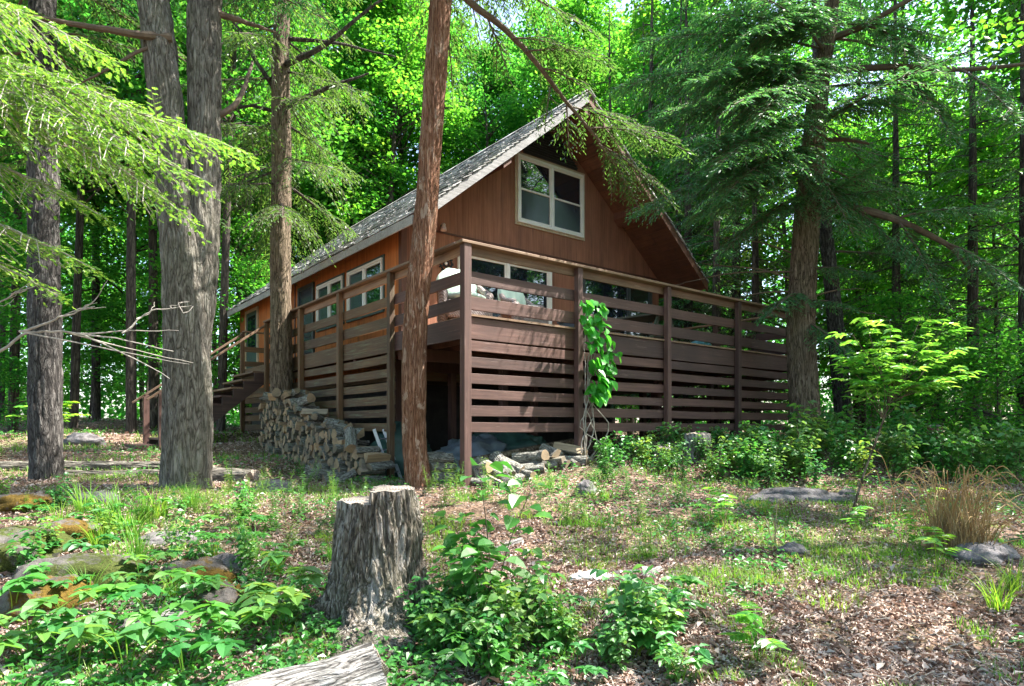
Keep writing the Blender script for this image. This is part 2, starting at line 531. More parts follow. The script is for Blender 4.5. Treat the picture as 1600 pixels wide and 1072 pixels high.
def zz(r): return E + r
CAB_O = (-.635, 8.5, 0); ROT = math.atan2(.618, .786)
CZ = 4.8; HW = 4.15; RZ = 7.05; SL = .819
def rtop(u): return RZ - SL*abs(u-CZ)
cabin = empty("cabin", "brown stained wooden chalet cabin with a steep gable roof among the trees", "cabin", CAB_O, ROT)
U0, U1, V0, V1 = 1.07, 8.53, 3.67, 14.3
RT = .20   # roof build-up measured vertically
def gable(v0, v1):
    zb = zz(1.15)
    pts = [(U0, zb), (U1, zb), (U1, zz(rtop(U1)-RT)), (CZ, zz(RZ-RT)), (U0, zz(rtop(U0)-RT))]
    return pts
MB().prism(gable(0, 0), V0, V0+.12).build("front_wall", MAT["siding_front"], cabin)
MB().prism(gable(0, 0), V1-.12, V1).build("rear_wall", MAT["siding_side_lit"], cabin)
MB().box((U0, V0+.122, zz(1.15)), (U0+.12, V1-.122, zz(rtop(U0)-RT-.01))).build("side_wall", MAT["siding_side_lit"], cabin)
MB().box((U1-.12, V0+.122, zz(1.15)), (U1, V1-.122, zz(rtop(U1)-RT-.01))).build("side_wall", MAT["siding_side_lit"], cabin)
mb = MB()
mb.box((U0-.02, V0-.022, zz(3.80)), (U1+.02, V0-.001, zz(3.835)))
mb.build("trim_band", MAT["trim_brown"], cabin)
mb = MB()
mb.box((U0-.025, V0-.024, zz(1.15)), (U0+.09, V0-.002, zz(3.798)))
mb.box((U0-.024, V0-.0, zz(1.15)), (U0-.002, V0+.09, zz(rtop(U0)-RT-.02)))
mb.build("corner_board", MAT["trim_brown"], cabin)
for v in (9.3, 11.2):
    mb = MB(); mb.box((U0-.022, v, zz(1.15)), (U0-.002, v+.08, zz(rtop(U0)-RT-.02))); mb.build("batten", MAT["trim_brown"], cabin)
MB().box((U0+.01, V0+.01, zz(.9)), (U1-.01, V1-.01, zz(1.148))).build("floor_frame", MAT["side_x"], cabin)
mb = MB()
mb.box((1.35, 4.6, zz(-1.4)), (7.7, 14.0, zz(.898)))
mb.build("foundation", MAT["foundation_shade"], cabin)  # block added to darken the underfloor; its shade is put into the colour
for v in (4.0, 8.0, 12):
    mb = MB(); mb.box((8.3-.07, v-.07, zz(-1.4)), (8.3+.07, v+.07, zz(.898))); mb.build("support_pier", MAT["deck_z"], cabin)

# roof: two slabs with shingles, soffits, rake boards
VF, VB = 2.48, 14.75
EV = .65
roof = MB()
for s in (-1, 1):
    ue = CZ + s*HW
    pts = [(CZ, zz(RZ-.04)), (ue, zz(rtop(ue)-.04)), (ue, zz(rtop(ue)-RT+.03)), (CZ, zz(RZ-RT+.03))]
    if s > 0: pts = pts[::-1]
    roof.prism(pts, VF+.03, VB)
roof_o = roof.build("roof", MAT["soffit_board"], cabin)
m, nt, b = new_mat("shingle")
r_ = island(nt)
c = ramp(nt, r_, [(0, (.07, .066, .064)), (.3, (.20, .19, .185)), (.65, (.38, .37, .36)), (1, (.62, .60, .58))])
n_ = noise(nt, coords(nt), 45, 5, .7)
c = mix(nt, c, ramp(nt, n_, [(.3, (.6, .6, .6)), (.7, (1.25, 1.25, 1.25))]), 1.0, 'MULTIPLY')
mo_ = noise(nt, coords(nt), 1.6, 5, .65)
c = mix(nt, c, (.09, .11, .04), ramp(nt, mo_, [(.55, (0, 0, 0)), (.7, (.7, .7, .7))]))
nt.links.new(c, b.inputs["Base Color"]); b.inputs["Roughness"].default_value = .9
bump(nt, b, n_, .5, .01)
sh = MB()
al = math.atan(SL); slen = HW/math.cos(al)
for s in (-1, 1):
    rows = int(slen/.14)
    for r in range(rows+1):
        d0 = max(0, r*.14-.05); d1 = min(slen+.04, r*.14+.17)
        v = VF - .02 + random.uniform(-.02, .0)
        while v < VB + .02:
            w = random.uniform(.18, .42)
            d1j = d1 + random.uniform(-.022, .022)
            lift = .012 + random.random()*.018
            p = []
            for d, h in ((d0, -.03), (d1j, lift-.02), (d1j, lift-.034), (d0, -.046)):
                u = CZ + s*d*math.cos(al); z = RZ - d*math.sin(al)
                p.append((u - s*0 , zz(z + h/math.cos(al))))
            if s > 0: p = p[::-1]
            ve = min(v+w-.006, VB+.02)
            sh.prism(p, v, ve)
            v += w
sh.build("shingles", MAT["shingle"], roof_o)
cap = MB()
v = VF-.04
while v < VB:
    for s in (-1, 1):
        p = [(CZ, zz(RZ+.035)), (CZ+s*.17, zz(RZ+.035-.17*SL)), (CZ+s*.17, zz(RZ+.015-.17*SL)), (CZ, zz(RZ+.012))]
        if s > 0: p = p[::-1]
        cap.prism(p, v, v+.24)
    v += .25
cap.build("ridge_cap", MAT["shingle"], roof_o)
for s in (-1, 1):
    ue = CZ+s*(HW+.01)
    for v0, v1 in ((VF-.005, VF+.027), (VB+.003, VB+.03)):
        p = [(CZ, zz(RZ-.055)), (ue, zz(rtop(ue)-.055)), (ue, zz(rtop(ue)-.255)), (CZ, zz(RZ-.255))]
        if s > 0: p = p[::-1]
        MB().prism(p, v0, v1).build("rake_board", MAT["grey_board"] if s < 0 else MAT["soffit_board"], roof_o)
    MB().box((ue-.015 if s > 0 else ue-.01, VF+.03, zz(rtop(ue)-.20)), (ue+.01 if s > 0 else ue+.015, VB, zz(rtop(ue)-.045))).build(
        "eave_board", MAT["grey_board"] if s < 0 else MAT["soffit_board"], roof_o)
# soffit boards under the front overhang, running along the ridge direction
sf = MB()
for s in (-1, 1):
    d = 0.02
    while d < slen-.03:
        w = min(.285, slen-.03-d)
        p = []
        for dd, h in ((d, -RT+.028), (d+w-.015, -RT+.028), (d+w-.015, -RT+.006), (d, -RT+.006)):
            p.append((CZ+s*dd*math.cos(al), zz(RZ-dd*math.sin(al)+h)))
        if s > 0: p = p[::-1]
        sf.prism(p, VF+.032, V0-.002)
        d += w
    # side eave soffit
    for k in range(2):
        d0 = (3.76 + k*.2)/math.cos(al); d1 = (3.76+k*.2+.17)/math.cos(al)
        p = [(CZ+s*dd*math.cos(al), zz(RZ-dd*math.sin(al)+h)) for dd, h in ((d0, -RT+.028), (d1, -RT+.028), (d1, -RT+.006), (d0, -RT+.006))]
        if s > 0: p = p[::-1]
        sf.prism(p, V0+.002, VB-.02)
sf.build("soffit", MAT["soffit_board"], roof_o)
for s in (-1, 1):
    u = CZ + s*2.12
    p = [(u-.09, zz(rtop(u-.09)-RT+.0)), (u+.09, zz(rtop(u+.09)-RT)), (u+.09, zz(rtop(u+.09)-RT-.16)), (u-.09, zz(rtop(u-.09)-RT-.16))]
    MB().prism(p[::-1], VF+.035, V0-.004).build("purlin", MAT["trim_brown"], roof_o)
MB().box((CZ-.08, VF+.035, zz(RZ-RT-.30)), (CZ+.08, V0-.004, zz(RZ-RT-.07))).build("ridge_beam", MAT["trim_brown"], roof_o)

# gable vent: louvres in a trapezoid
vt = MB()
zb, ztp = 5.98, 6.72
k = 0
z = zb
while z < 6.58:
    hw = (RZ-RT-.07-z-.06)/SL
    hw = min(hw, .80)
    if hw > .08:
        vt.beam((CZ-hw, V0-.03, zz(z)), (CZ+hw, V0-.03, zz(z)), .05, .012, up=(0, -.6, .8))
    z += .055
vt.prism([(CZ-.80, zz(zb-.05)), (CZ+.80, zz(zb-.05)), (CZ+.80, zz(zb+.02)), (CZ, zz(RZ-RT-.06)), (CZ-.80, zz(zb+.02))], V0-.012, V0-.002)
vt.build("gable_vent", MAT["vent_black"], cabin)

class Plane:
    """maps (along, z, outwards) to cabin coordinates; wall 'f' front or 'l' left"""
    def __init__(s, w): s.w = w
    def box(s, mb, a0, a1, z0, z1, d0, d1):
        if s.w == 'f': mb.box((a0, V0-d1, zz(z0)), (a1, V0-d0, zz(z1)))
        else: mb.box((U0-d1, a0, zz(z0)), (U0-d0, a1, zz(z1)))
def frame_boxes(pl, a0, a1, z0, z1, w, d0, d1):
    mb = MB()
    pl.box(mb, a0, a1, z0, z0+w, d0, d1); pl.box(mb, a0, a1, z1-w, z1, d0, d1)
    pl.box(mb, a0, a0+w, z0+w, z1-w, d0, d1); pl.box(mb, a1-w, a1, z0+w, z1-w, d0, d1)
    return mb
def window(pl, a0, a1, z0, z1, units, fm, gl, name="window", w=.055, sash=True, sill=None, trim=None):
    fr = frame_boxes(pl, a0, a1, z0, z1, w, .001, .055)
    o = fr.build(name, MAT[fm], cabin, bevel=.004)
    n = len(units)
    for k, (b0, b1, split, glm) in enumerate(units):
        if k:
            mb = MB(); pl.box(mb, b0-.03, b0+.03, z0+w, z1-w, .001, .052); mb.build("mullion", MAT[fm], o, bevel=.004)
        c0 = b0 + (w if k == 0 else .032); c1 = b1 - (w if k == n-1 else .032)
        q0, q1 = z0+w, z1-w
        if split:
            zm = (q0+q1)/2
            f2 = frame_boxes(pl, c0+.002, c1-.002, zm-.018, q1-.002, .03, .004, .034); f2.build("sash", MAT[fm], o, bevel=.003)
            f3 = frame_boxes(pl, c0+.002, c1-.002, q0+.002, zm+.018, .034, .004, .046)
            f3.build("sash", MAT[fm], o, bevel=.003)
            mb = MB(); pl.box(mb, c0+.01, c1-.01, zm, q1-.01, .002, .012); mb.build("pane", MAT[gl], o)
            mb = MB(); pl.box(mb, c0+.01, c1-.01, q0+.01, zm-.001, .002, .022); mb.build("pane", MAT[glm], o)
        else:
            f2 = frame_boxes(pl, c0+.002, c1-.002, q0+.002, q1-.002, .035, .004, .036); f2.build("sash", MAT[fm], o, bevel=.003)
            mb = MB(); pl.box(mb, c0+.01, c1-.01, q0+.01, q1-.01, .002, .012); mb.build("pane", MAT[glm], o)
    if sill:
        mb = MB(); pl.box(mb, a0-.04, a1+.04, z0-.075, z0-.002, .001, .045); mb.build("sill", MAT[sill], o, bevel=.004)
    if trim:
        t = .055
        mb = frame_boxes(pl, a0-t, a1+t, z0-t, z1+t, t-.002, .001, .024); mb.build("trim", MAT[trim], o)
    return o
PF, PL = Plane('f'), Plane('l')
window(PF, 3.82, 5.78, 4.40, 5.85, [(3.82, 4.80, True, "glass_screen"), (4.80, 5.78, True, "glass_screen")], "frame_white", "glass", w=.06, trim="frame_tan")
window(PF, 2.30, 4.79, 1.52, 3.55, [(2.30, 3.55, False, "glass"), (3.55, 4.79, False, "glass")], "frame_white", "glass", name="patio_door", w=.09)
window(PF, 5.74, 8.22, 1.95, 3.56, [(5.74, 7.35, False, "glass"), (7.35, 8.22, False, "glass_green")], "frame_dark", "glass", w=.07)
window(PL, 4.42, 6.05, 2.34, 3.34, [(4.42, 5.25, False, "glass_green"), (5.25, 6.05, False, "glass_screen")], "frame_white", "glass", w=.04, sill="frame_green", trim="frame_green")
window(PL, 6.32, 7.80, 2.34, 3.34, [(6.32, 7.08, False, "glass_green"), (7.08, 7.80, False, "glass_screen")], "frame_white", "glass", w=.04, sill="frame_green", trim="frame_green")
# dark shutter / screen door left of the side windows
o = frame_boxes(PL, 8.0, 9.05, 1.52, 3.50, .09, .001, .05).build("screen_door", MAT["frame_dark"], cabin)
mb = MB(); PL.box(mb, 8.08, 8.97, 1.6, 3.42, .002, .02); mb.build("pane", MAT["glass_screen"], o)
mb = MB(); PL.box(mb, 8.09, 8.96, 2.35, 2.47, .022, .045); mb.build("cross_rail", MAT["frame_dark"], o)
# entry door at the far end of the side wall
o = frame_boxes(PL, 12.35, 13.6, 1.52, 3.56, .085, .001, .05).build("door", MAT["frame_tan"], cabin)
mb = MB(); PL.box(mb, 12.44, 13.51, 1.54, 3.47, .002, .03); mb.build("door_leaf", MAT["frame_green"], o)
mb = MB(); PL.box(mb, 12.6, 13.35, 2.4, 3.35, .031, .036); mb.build("pane", MAT["glass_green"], o)
mb = MB(); mb.tube([(U0-.03, 12.55, zz(2.35)), (U0-.09, 12.55, zz(2.35))], .025, 10); mb.build("handle", MAT["black_iron"], o)

# insulator bell on the front wall
def lathe(mb, prof, seg=16, c=(0, 0, 0), mi=0):
    prof = np.array(prof); th = np.arange(seg)/seg*2*np.pi
    V = np.stack([prof[:, 0][:, None]*np.cos(th), prof[:, 0][:, None]*np.sin(th), np.repeat(prof[:, 1][:, None], seg, 1)], -1).reshape(-1, 3) + np.array(c)
    n = len(prof)
    i = np.arange(n-1)[:, None]*seg; j = np.arange(seg)[None]; k = (j+1) % seg
    mb.add(V, np.stack([i+j, i+k, i+seg+k, i+seg+j], -1).reshape(-1, 4), mi)
    return mb
o = empty("wall_lamp", "small pinkish bell shaped fixture on the wall above the deck corner", "lamp",
          tuple(Matrix.Translation(CAB_O) @ Matrix.Rotation(ROT, 4, 'Z') @ Vector((1.92, V0-.10, zz(3.9)))), ROT)
mb = lathe(MB(), [(0, .07), (.03, .068), (.045, .04), (.035, .02), (.05, 0), (.062, -.05), (.06, -.075), (.045, -.07), (.0, -.06)], 20)
mb.build("lamp_shade", MAT["ceramic"], o, True)
mb = MB().beam((0, .02, .04), (0, .097, .04), .02, .02); mb.build("bracket", MAT["frame_dark"], o)
# iron ornament
o = empty("wall_ornament", "round black wrought iron sun ornament on the wall left of the patio door", "ornament",
          tuple(Matrix.Translation(CAB_O) @ Matrix.Rotation(ROT, 4, 'Z') @ Vector((2.02, V0-.03, zz(3.22)))), ROT)
mb = MB()
th = np.linspace(0, 2*np.pi, 41)
mb.tube(np.stack([.135*np.cos(th), 0*th, .135*np.sin(th)], -1), .014, 6)
mb.tube(np.stack([.06*np.cos(th), 0*th, .06*np.sin(th)], -1), .012, 6)
for k in range(12):
    a = k*np.pi/6
    mb.beam((.13*np.cos(a), 0, .13*np.sin(a)), (.175*np.cos(a), 0, .175*np.sin(a)), .05 if k % 2 == 0 else .03, .012, up=(0, 1, 0))
for k in range(6):
    a = k*np.pi/3+.4
    mb.tube(curve([(.05*np.cos(a), 0, .05*np.sin(a)), (.09*np.cos(a+.35), -.01, .09*np.sin(a+.35)), (.13*np.cos(a), 0, .13*np.sin(a))], 8), .009, 5)
mb.build("scrollwork", MAT["black_iron"], o)
th8 = MB(); lathe(th8, [(0, 0), (.03, .0), (.03, .012), (0, .016)], 12)
oo = th8.build("boss", MAT["frame_white"], o, True); oo.rotation_euler = (R(90), 0, 0)

# ------------------------------------------------------------------ deck
deck = empty("wooden_deck", "raised brown wooden deck with horizontal rail boards and slatted skirting around the cabin", "deck", CAB_O, ROT)
def Wd(u, v):
    return -.635+.786*u-.618*v, 8.5+.618*u+.786*v
def gl(u, v, d=0.0):
    return gz(*Wd(u, v)) - d
RB = [(2.30, 2.41), (1.92, 2.083), (1.575, 1.753)]      # rail boards
WIDE = (1.19, 1.48)
SL_Z = [1.160-.217*k for k in range(6)]
UB = [0, 2.05, 4.17, 6.30, 8.40]
VBAY = [0, 1.97, 3.92, 5.86, 8.06, 10.0]
def jit(a=.006): return random.uniform(-a, a)
def post(u, v, w=.10, d=.09, top=2.41, m="deck_z", du=0):
    mb = MB(); mb.box((u-w/2, v-d/2, gl(u, v, .15)), (u+w/2, v+d/2, zz(top)))
    return mb.build("post", MAT[m], deck, bevel=.006)
for i, u in enumerate(UB):
    if i == 0: post(-.01, -.055, .115, .11)
    elif i == 4: post(8.41, -.055, .10, .11)
    else: post(u, -.05)
for v in VBAY[1:]:
    post(-.05, v, .09, .10, m="side_z", top=2.41)
for v in (1.9, 3.6): post(8.46, v, .09, .12)
def board(name, axis, a0, a1, z0, z1, off, m, side='f', th=.036):
    z0 += jit(); z1 += jit(.004)
    n = 8; L_ = a1-a0
    xs = np.linspace(a0, a1, n)
    t = np.linspace(0, 1, n)
    dz = jit(.008)*(1-t)+jit(.008)*t-random.uniform(0, .008)*4*t*(1-t)
    dy = random.uniform(0, .010)*4*t*(1-t)
    V = []; s1 = 1 if side != 'r' else -1
    for x_, z_, y_ in zip(xs, dz, dy):
        for oo_, zq in ((off+y_, z0), (off+y_+s1*th, z0), (off+y_+s1*th, z1), (off+y_, z1)):
            V.append((x_, oo_, zz(zq+z_)) if side == 'f' else (oo_, x_, zz(zq+z_)))
    Fq = [[i*4+j, i*4+(j+1) % 4, i*4+4+(j+1) % 4, i*4+4+j] for i in range(n-1) for j in range(4)]
    Fq += [[3, 2, 1, 0], [n*4-4, n*4-3, n*4-2, n*4-1]]
    mb = MB().add(V, np.array(Fq))
    return mb.build(name, MAT[m], deck, bevel=.004)
for i in range(4):
    a0, a1 = UB[i]+.002+(0.04 if i == 0 else 0), UB[i+1]-.002
    for r in RB[1:]: board("rail_board", 'x', a0, a1, r[0], r[1], .002, "deck_x")
    board("rim_board", 'x', a0, a1, WIDE[0], WIDE[1], .002, "deck_x")
    for z in SL_Z: board("slat", 'x', a0, a1, z-.136, z, .002, "deck_x")
board("top_rail", 'x', .04, 8.4, *RB[0], .002, "cap_x")
for i in range(5):
    a0, a1 = VBAY[i]+.002, VBAY[i+1]-.002
    if i < 4:
        for r in RB[1:]: board("rail_board", 'y', a0, a1, r[0], r[1], .002, "deck_y" if i == 0 else "side_y", 'l')
    board("rim_board", 'y', a0, a1, WIDE[0], WIDE[1], .002, "deck_y" if i == 0 else "side_y", 'l')
    if i > 0:
        for z in SL_Z: board("slat", 'y', a0, a1, z-.136, z, .002, "side_y", 'l')
board("top_rail", 'y', .04, 8.06, *RB[0], .002, "cap_y", 'l')
for i, (a0, a1) in enumerate(((.04, 1.9), (1.9, 3.6), (3.6, 5.6))):
    for r in RB[1:]: board("rail_board", 'y', a0, a1-.004, r[0], r[1], 8.40, "deck_y", 'r')
    board("rim_board", 'y', a0, a1-.004, *WIDE, 8.40, "deck_y", 'r')
    if i < 2:
        for z in SL_Z: board("slat", 'y', a0, a1-.004, z-.136, z, 8.40, "deck_y", 'r')
# handrail caps
MB().box((-.11, -.125, zz(2.412)), (8.49, .055, zz(2.452))).build("cap_rail", MAT["cap_x"], deck, bevel=.006)
MB().box((-.115, .058, zz(2.412)), (.055, 8.12, zz(2.452))).build("cap_rail", MAT["cap_y"], deck, bevel=.006)
MB().box((8.36, .058, zz(2.412)), (8.50, 5.6, zz(2.452))).build("cap_rail", MAT["cap_y"], deck, bevel=.006)
# ledge strip on top of the wide board
MB().box((.045, -.03, zz(1.484)), (8.36, .10, zz(1.512))).build("edge_strip", MAT["cap_x"], deck)
# floor boards
fl = MB()
v = .102
while v < V0-.02:
    fl.box((.045, v, zz(1.455)), (8.36, min(v+.135, V0-.02), zz(1.49))); v += .142
u = .045
while u < U0-.04:
    fl.box((u, V0, zz(1.455)), (min(u+.135, U0-.03), 9.98, zz(1.49))); u += .142
fl.box((.72, 9.985, zz(1.455)), (U0-.03, 13.9, zz(1.49)))
fl.build("floor", MAT["cap_x"], deck)
js = MB()
u = .25
while u < 8.3:
    js.box((u-.02, .06, zz(1.26)), (u+.02, V0-.01, zz(1.453))); u += .42
v = V0+.3
while v < 9.9:
    js.box((.06, v-.02, zz(1.26)), (U0-.03, v+.02, zz(1.453))); v += .42
js.box((.06, 1.85, zz(1.06)), (8.3, 1.93, zz(1.258)))
js.box((.06, 3.5, zz(1.06)), (8.3, 3.58, zz(1.258)))
js.build("joists", MAT["trim_brown"], deck)
for u, v in ((2.1, 1.89), (4.2, 1.89), (6.3, 1.89), (8.2, 1.89), (2.1, 3.54), (4.2, 3.54), (6.3, 3.54), (8.2, 3.54), (.9, 3.54)):
    mb = MB(); mb.box((u-.06, v-.06, gl(u, v, .15)), (u+.06, v+.06, zz(1.058))); mb.build("support_post", MAT["deck_z"], deck)
# rail at the far end of the landing
for zc in ((1.92, 2.05), (1.55, 1.68)):
    mb = MB(); mb.box((.0, 9.93, zz(zc[0])), (.72, 9.965, zz(zc[1]))); mb.build("rail_board", MAT["side_x"], deck)
MB().box((-.05, 9.88, zz(2.412)), (.72, 10.0, zz(2.45))).build("cap_rail", MAT["cap_x"], deck)

# ------------------------------------------------------------------ stairs
st = empty("deck_stairs", "open wooden stairs with a sloping handrail rising to the side landing of the deck", "stairs", CAB_O, ROT)
nst = 9
rise = (1.49+.42)/ (nst+1); run = .232
for v in (8.16, 9.9):
    mb = MB()
    # saw-tooth stringer: a raking plank with a notch under each tread
    for k in range(1, nst+1):
        z = 1.49-rise*k-.047; u = -.06-run*k
        p = [(u, zz(z)), (u+run, zz(z)), (u+run, zz(z-.10+rise*.5)), (u+run, zz(z-.22)), (u, zz(z-.22-rise))]
        mb.prism([(u+run-.001, zz(z)), (u, zz(z)), (u, zz(z-.24-rise)), (u+run-.001, zz(z-.24))][::-1], v-.02, v+.02)
    mb.build("stringer", MAT["soffit_dark"], st)
for k in range(1, nst+1):
    z = 1.49-rise*k; u = -.06-run*k
    mb = MB().box((u-.03, 8.19 if True else 0, zz(z-.045)), (u+run, 9.87, zz(z)))
    mb.build("tread", MAT["cap_y"] if k < 4 else MAT["deck_y"], st, bevel=.005)
ub = -.06-run*nst-.05
for v in (8.07, 9.99):
    mb = MB(); mb.box((ub-.06, v-.055, gl(ub, v, .1)), (ub+.06, v+.055, zz(1.49-rise*(nst-.3)+.93))); mb.build("newel_post", MAT["deck_z"], st, bevel=.006)
    mb = MB(); mb.beam((ub-.28, v, zz(1.49-rise*nst+.80)), (-.02, v, zz(2.39)), .11, .045); mb.build("handrail", MAT["cap_x"], st, bevel=.005)
bx = MB(); bx.box((ub-.48, 8.1, gl(ub-.3, 9, .15)), (ub-.02, 9.95, zz(1.49-rise*(nst)-.14))); bx.build("bottom_step", MAT["deck_y"], st, bevel=.01)
# ------------------------------------------------------------------ foliage tools
def norm(a): return a/(np.linalg.norm(a, axis=-1, keepdims=True)+1e-9)
def cards(P, D, N, L, W):
    """one rhombic quad per leaf"""
    D = norm(D); S = norm(np.cross(D, N)); L = np.broadcast_to(L, (len(P),))[:, None]; W = np.broadcast_to(W, (len(P),))[:, None]
    Nn = np.cross(S, D)
    m = P + D*L*.45
    V = np.stack([P, m - S*W/2 - Nn*W*.12, P+D*L - Nn*L*.08, m + S*W/2 - Nn*W*.12], 1).reshape(-1, 3)
    return V, np.arange(len(P)*4).reshape(-1, 4)
def leaves(P, D, N, L, W, fold=.25, simple=False):
    """oval pointed leaf of two folded halves, arched along its length"""
    D = norm(D); S = norm(np.cross(D, N)); Nn = np.cross(S, D)
    L = np.broadcast_to(L, (len(P),))[:, None]; W = np.broadcast_to(W, (len(P),))[:, None]
    def p(a, b, c): return P + D*L*a + S*W*b + Nn*(W*c - L*.16*a*a)
    k = np.arange(len(P))[:, None]
    if simple:
        V = np.stack([p(0, 0, 0), p(.4, .45, fold*.8), p(1, 0, 0), p(.4, -.45, fold*.8)], 1).reshape(-1, 3)
        return V, [k*4+np.array([[0, 1, 2]]), k*4+np.array([[0, 2, 3]])]
    V = np.stack([p(0, 0, 0), p(.14, .36, fold*.6), p(.42, .50, fold*.9), p(.76, .32, fold*.6), p(1, 0, 0), p(.45, 0, .0),
                  p(.76, -.32, fold*.6), p(.42, -.50, fold*.9), p(.14, -.36, fold*.6)], 1).reshape(-1, 3)
    Fq = np.concatenate([k*9+np.array([[0, 1, 2, 5]]), k*9+np.array([[5, 2, 3, 4]]), k*9+np.array([[5, 4, 6, 7]]), k*9+np.array([[0, 5, 7, 8]])])
    return V, [Fq]
def needles(P, D, N, L, gap=.011, nl=.014, nw=.0042):
    """flat sprays: two rows of needles along each twiglet"""
    out = []
    D = norm(D); S = norm(np.cross(D, N)); Nn = np.cross(S, D)
    K = int(np.max(L)/gap)
    for k in range(K):
        t = (k+.5)/K
        for s in (-1, 1):
            b = P + D*(L*t)[:, None]
            d = norm(D*.55 + S*s*.85 + Nn*rng.normal(0, .12, (len(P), 1)))
            tp = b + d*nl*(1-.45*t)
            w = D*nw
            out.append(np.stack([b-w*.5, b+w*.5, tp+w*.5, tp-w*.3], 1))
    V = np.concatenate(out).reshape(-1, 3)
    return V, np.arange(len(V)).reshape(-1, 4)
def rot_about(v, ax, a):
    ax = np.asarray(ax, float); ax = ax/np.linalg.norm(ax)
    return v*np.cos(a)+np.cross(ax, v)*np.sin(a)+ax*np.dot(ax, v)*(1-np.cos(a))

def bough(p0, p1, rg, sag=.12, spread=.42, step=.11, fl=.13, start=.12, thick=.03, hang=.35, dens=.028, wood=None, lift=0):
    """a conifer bough from p0 to p1: axis, alternate branchlets, short fronds. returns frond arrays"""
    p0 = np.array(p0, float); p1 = np.array(p1, float)
    ln = np.linalg.norm(p1-p0); d = (p1-p0)/ln
    n = max(6, int(ln/.25))
    t = np.linspace(0, 1, n)[:, None]
    path = p0+(p1-p0)*t + np.array([0, 0, 1])*(sag*ln*4*t*(1-t)) + np.cumsum(rg.normal(0, .012*ln/4, (n, 3)), 0)
    if wood is not None:
        wood.tube(path, np.linspace(thick, .005, n), 6)
    side = np.cross(d, [0, 0, 1]); side /= np.linalg.norm(side)+1e-9
    Ps, Ds, Ns, Ls = [], [], [], []
    m = int(ln*(1-start)/step)
    for k in range(m*2):
        tt = start + (1-start)*(k+rg.random())/(m*2)
        q = path[min(n-1, int(tt*(n-1)))]; 
        f = tt*(n-1); i = min(n-2, int(f)); q = path[i]*(1-f+i)+path[i+1]*(f-i)
        s = 1 if k % 2 else -1
        bl = spread*ln*(1-tt)**.75*(.55+.6*rg.random())+.12
        bl = min(bl, 1.3)
        a = R(rg.uniform(38, 68))
        bd = d*np.cos(a)+side*s*np.sin(a)+np.array([0, 0, rg.normal(-.05, .16)])
        bd /= np.linalg.norm(bd)
        nb = max(4, int(bl/dens))
        u = np.linspace(.04, 1, nb)
        pts = q + bd*(u*bl)[:, None] - np.array([0, 0, 1])*(hang*bl*u**2)[:, None]
        tang = norm(np.gradient(pts, axis=0)) if nb > 1 else np.tile(bd, (nb, 1))
        if wood is not None and bl > .3:
            wood.tube(pts[::max(1, nb//4)], np.linspace(.006, .003, len(pts[::max(1, nb//4)])), 4, cap=False)
        sl = np.where(np.arange(nb) % 2, 1, -1)[:, None]
        sd2 = norm(np.cross(tang, [0, 0, 1]))
        D = tang*.7 + sd2*sl*.75 + rg.normal(0, .14, (nb, 3)); D[:, 2] -= .12
        N = np.array([0, 0, 1]) + rg.normal(0, .28, (nb, 3))
        Ps.append(pts + rg.normal(0, .008, (nb, 3))); Ds.append(D); Ns.append(N)
        Ls.append(fl*(1-.55*u)*rg.uniform(.7, 1.25, nb))
    return np.concatenate(Ps), np.concatenate(Ds), np.concatenate(Ns), np.concatenate(Ls)

def trunk_geo(path, rads, seg=64, step=.05, amp=.018, rw=.045, rl=.30, flare=.5, fh=.28, lobes=5, seed=0):
    P = np.asarray(path, float)
    tot = np.linalg.norm(np.diff(P, axis=0), axis=1).sum()
    n = max(8, int(tot/step))
    C_ = curve(np.hstack([P, np.asarray(rads)[:, None]]), n)
    Q, rr = C_[:, :3], C_[:, 3]
    s = np.linspace(0, tot, n)
    V, Fq = tube(Q, 1.0, seg)
    V = V.reshape(n, seg, 3)
    dirs = V - Q[:, None]
    th = np.arange(seg)/seg*2*np.pi
    r = rr[:, None]*np.ones(seg)
    r = r*(1 + flare*np.exp(-s/fh)[:, None]*(1+.45*np.sin(lobes*th+seed)[None]+.25*np.sin((lobes-2)*th+seed*2)[None]))
    X = np.stack([r*np.cos(th)/rw, r*np.sin(th)/rw, (s[:, None]+0*r)/rl], -1) + seed*3.1
    a = vnoise(X + 1.2*np.stack([vnoise(X*.4), vnoise(X*.4+9), 0*r], -1)); b = vnoise(X*2.3+5)
    h = np.clip(np.abs(2*a-1)*1.6, 0, 1)*.8+.2*b
    lump = vnoise(np.stack([np.cos(th)[None]*1.3+0*r, np.sin(th)[None]*1.3+0*r, s[:, None]*1.1+0*r], -1)+seed)
    r = r + amp*(h-.5) + rr[:, None]*.10*(lump-.5)
    V = Q[:, None] + dirs*r[..., None]
    return V.reshape(-1, 3), Fq, Q, rr

def px_path(pts, base, sink=.25):
    """pts (px, py, Y, width_px) -> local path and radii relative to base"""
    Q = []; rr = []
    for px, py, Y, w in pts:
        Q.append(at(px, py, Y)); rr.append(w/F*Y/2)
    Q = np.array(Q) - np.array(base)
    Q = np.vstack([Q[0]-np.array([0, 0, sink]), Q]); rr = [rr[0]] + rr
    return Q, rr

UP = np.array([0, 0, 1.0])
def limb_geo(mb, pts, r0, r1, seg=8, n=24, wob=.03, seed=0):
    c = curve(pts, n)
    rg = np.random.default_rng(seed)
    c = c + np.cumsum(rg.normal(0, wob/4, c.shape), 0)*np.linspace(0, 1, n)[:, None]
    mb.tube(c, np.linspace(r0, r1, n), seg)
    return c

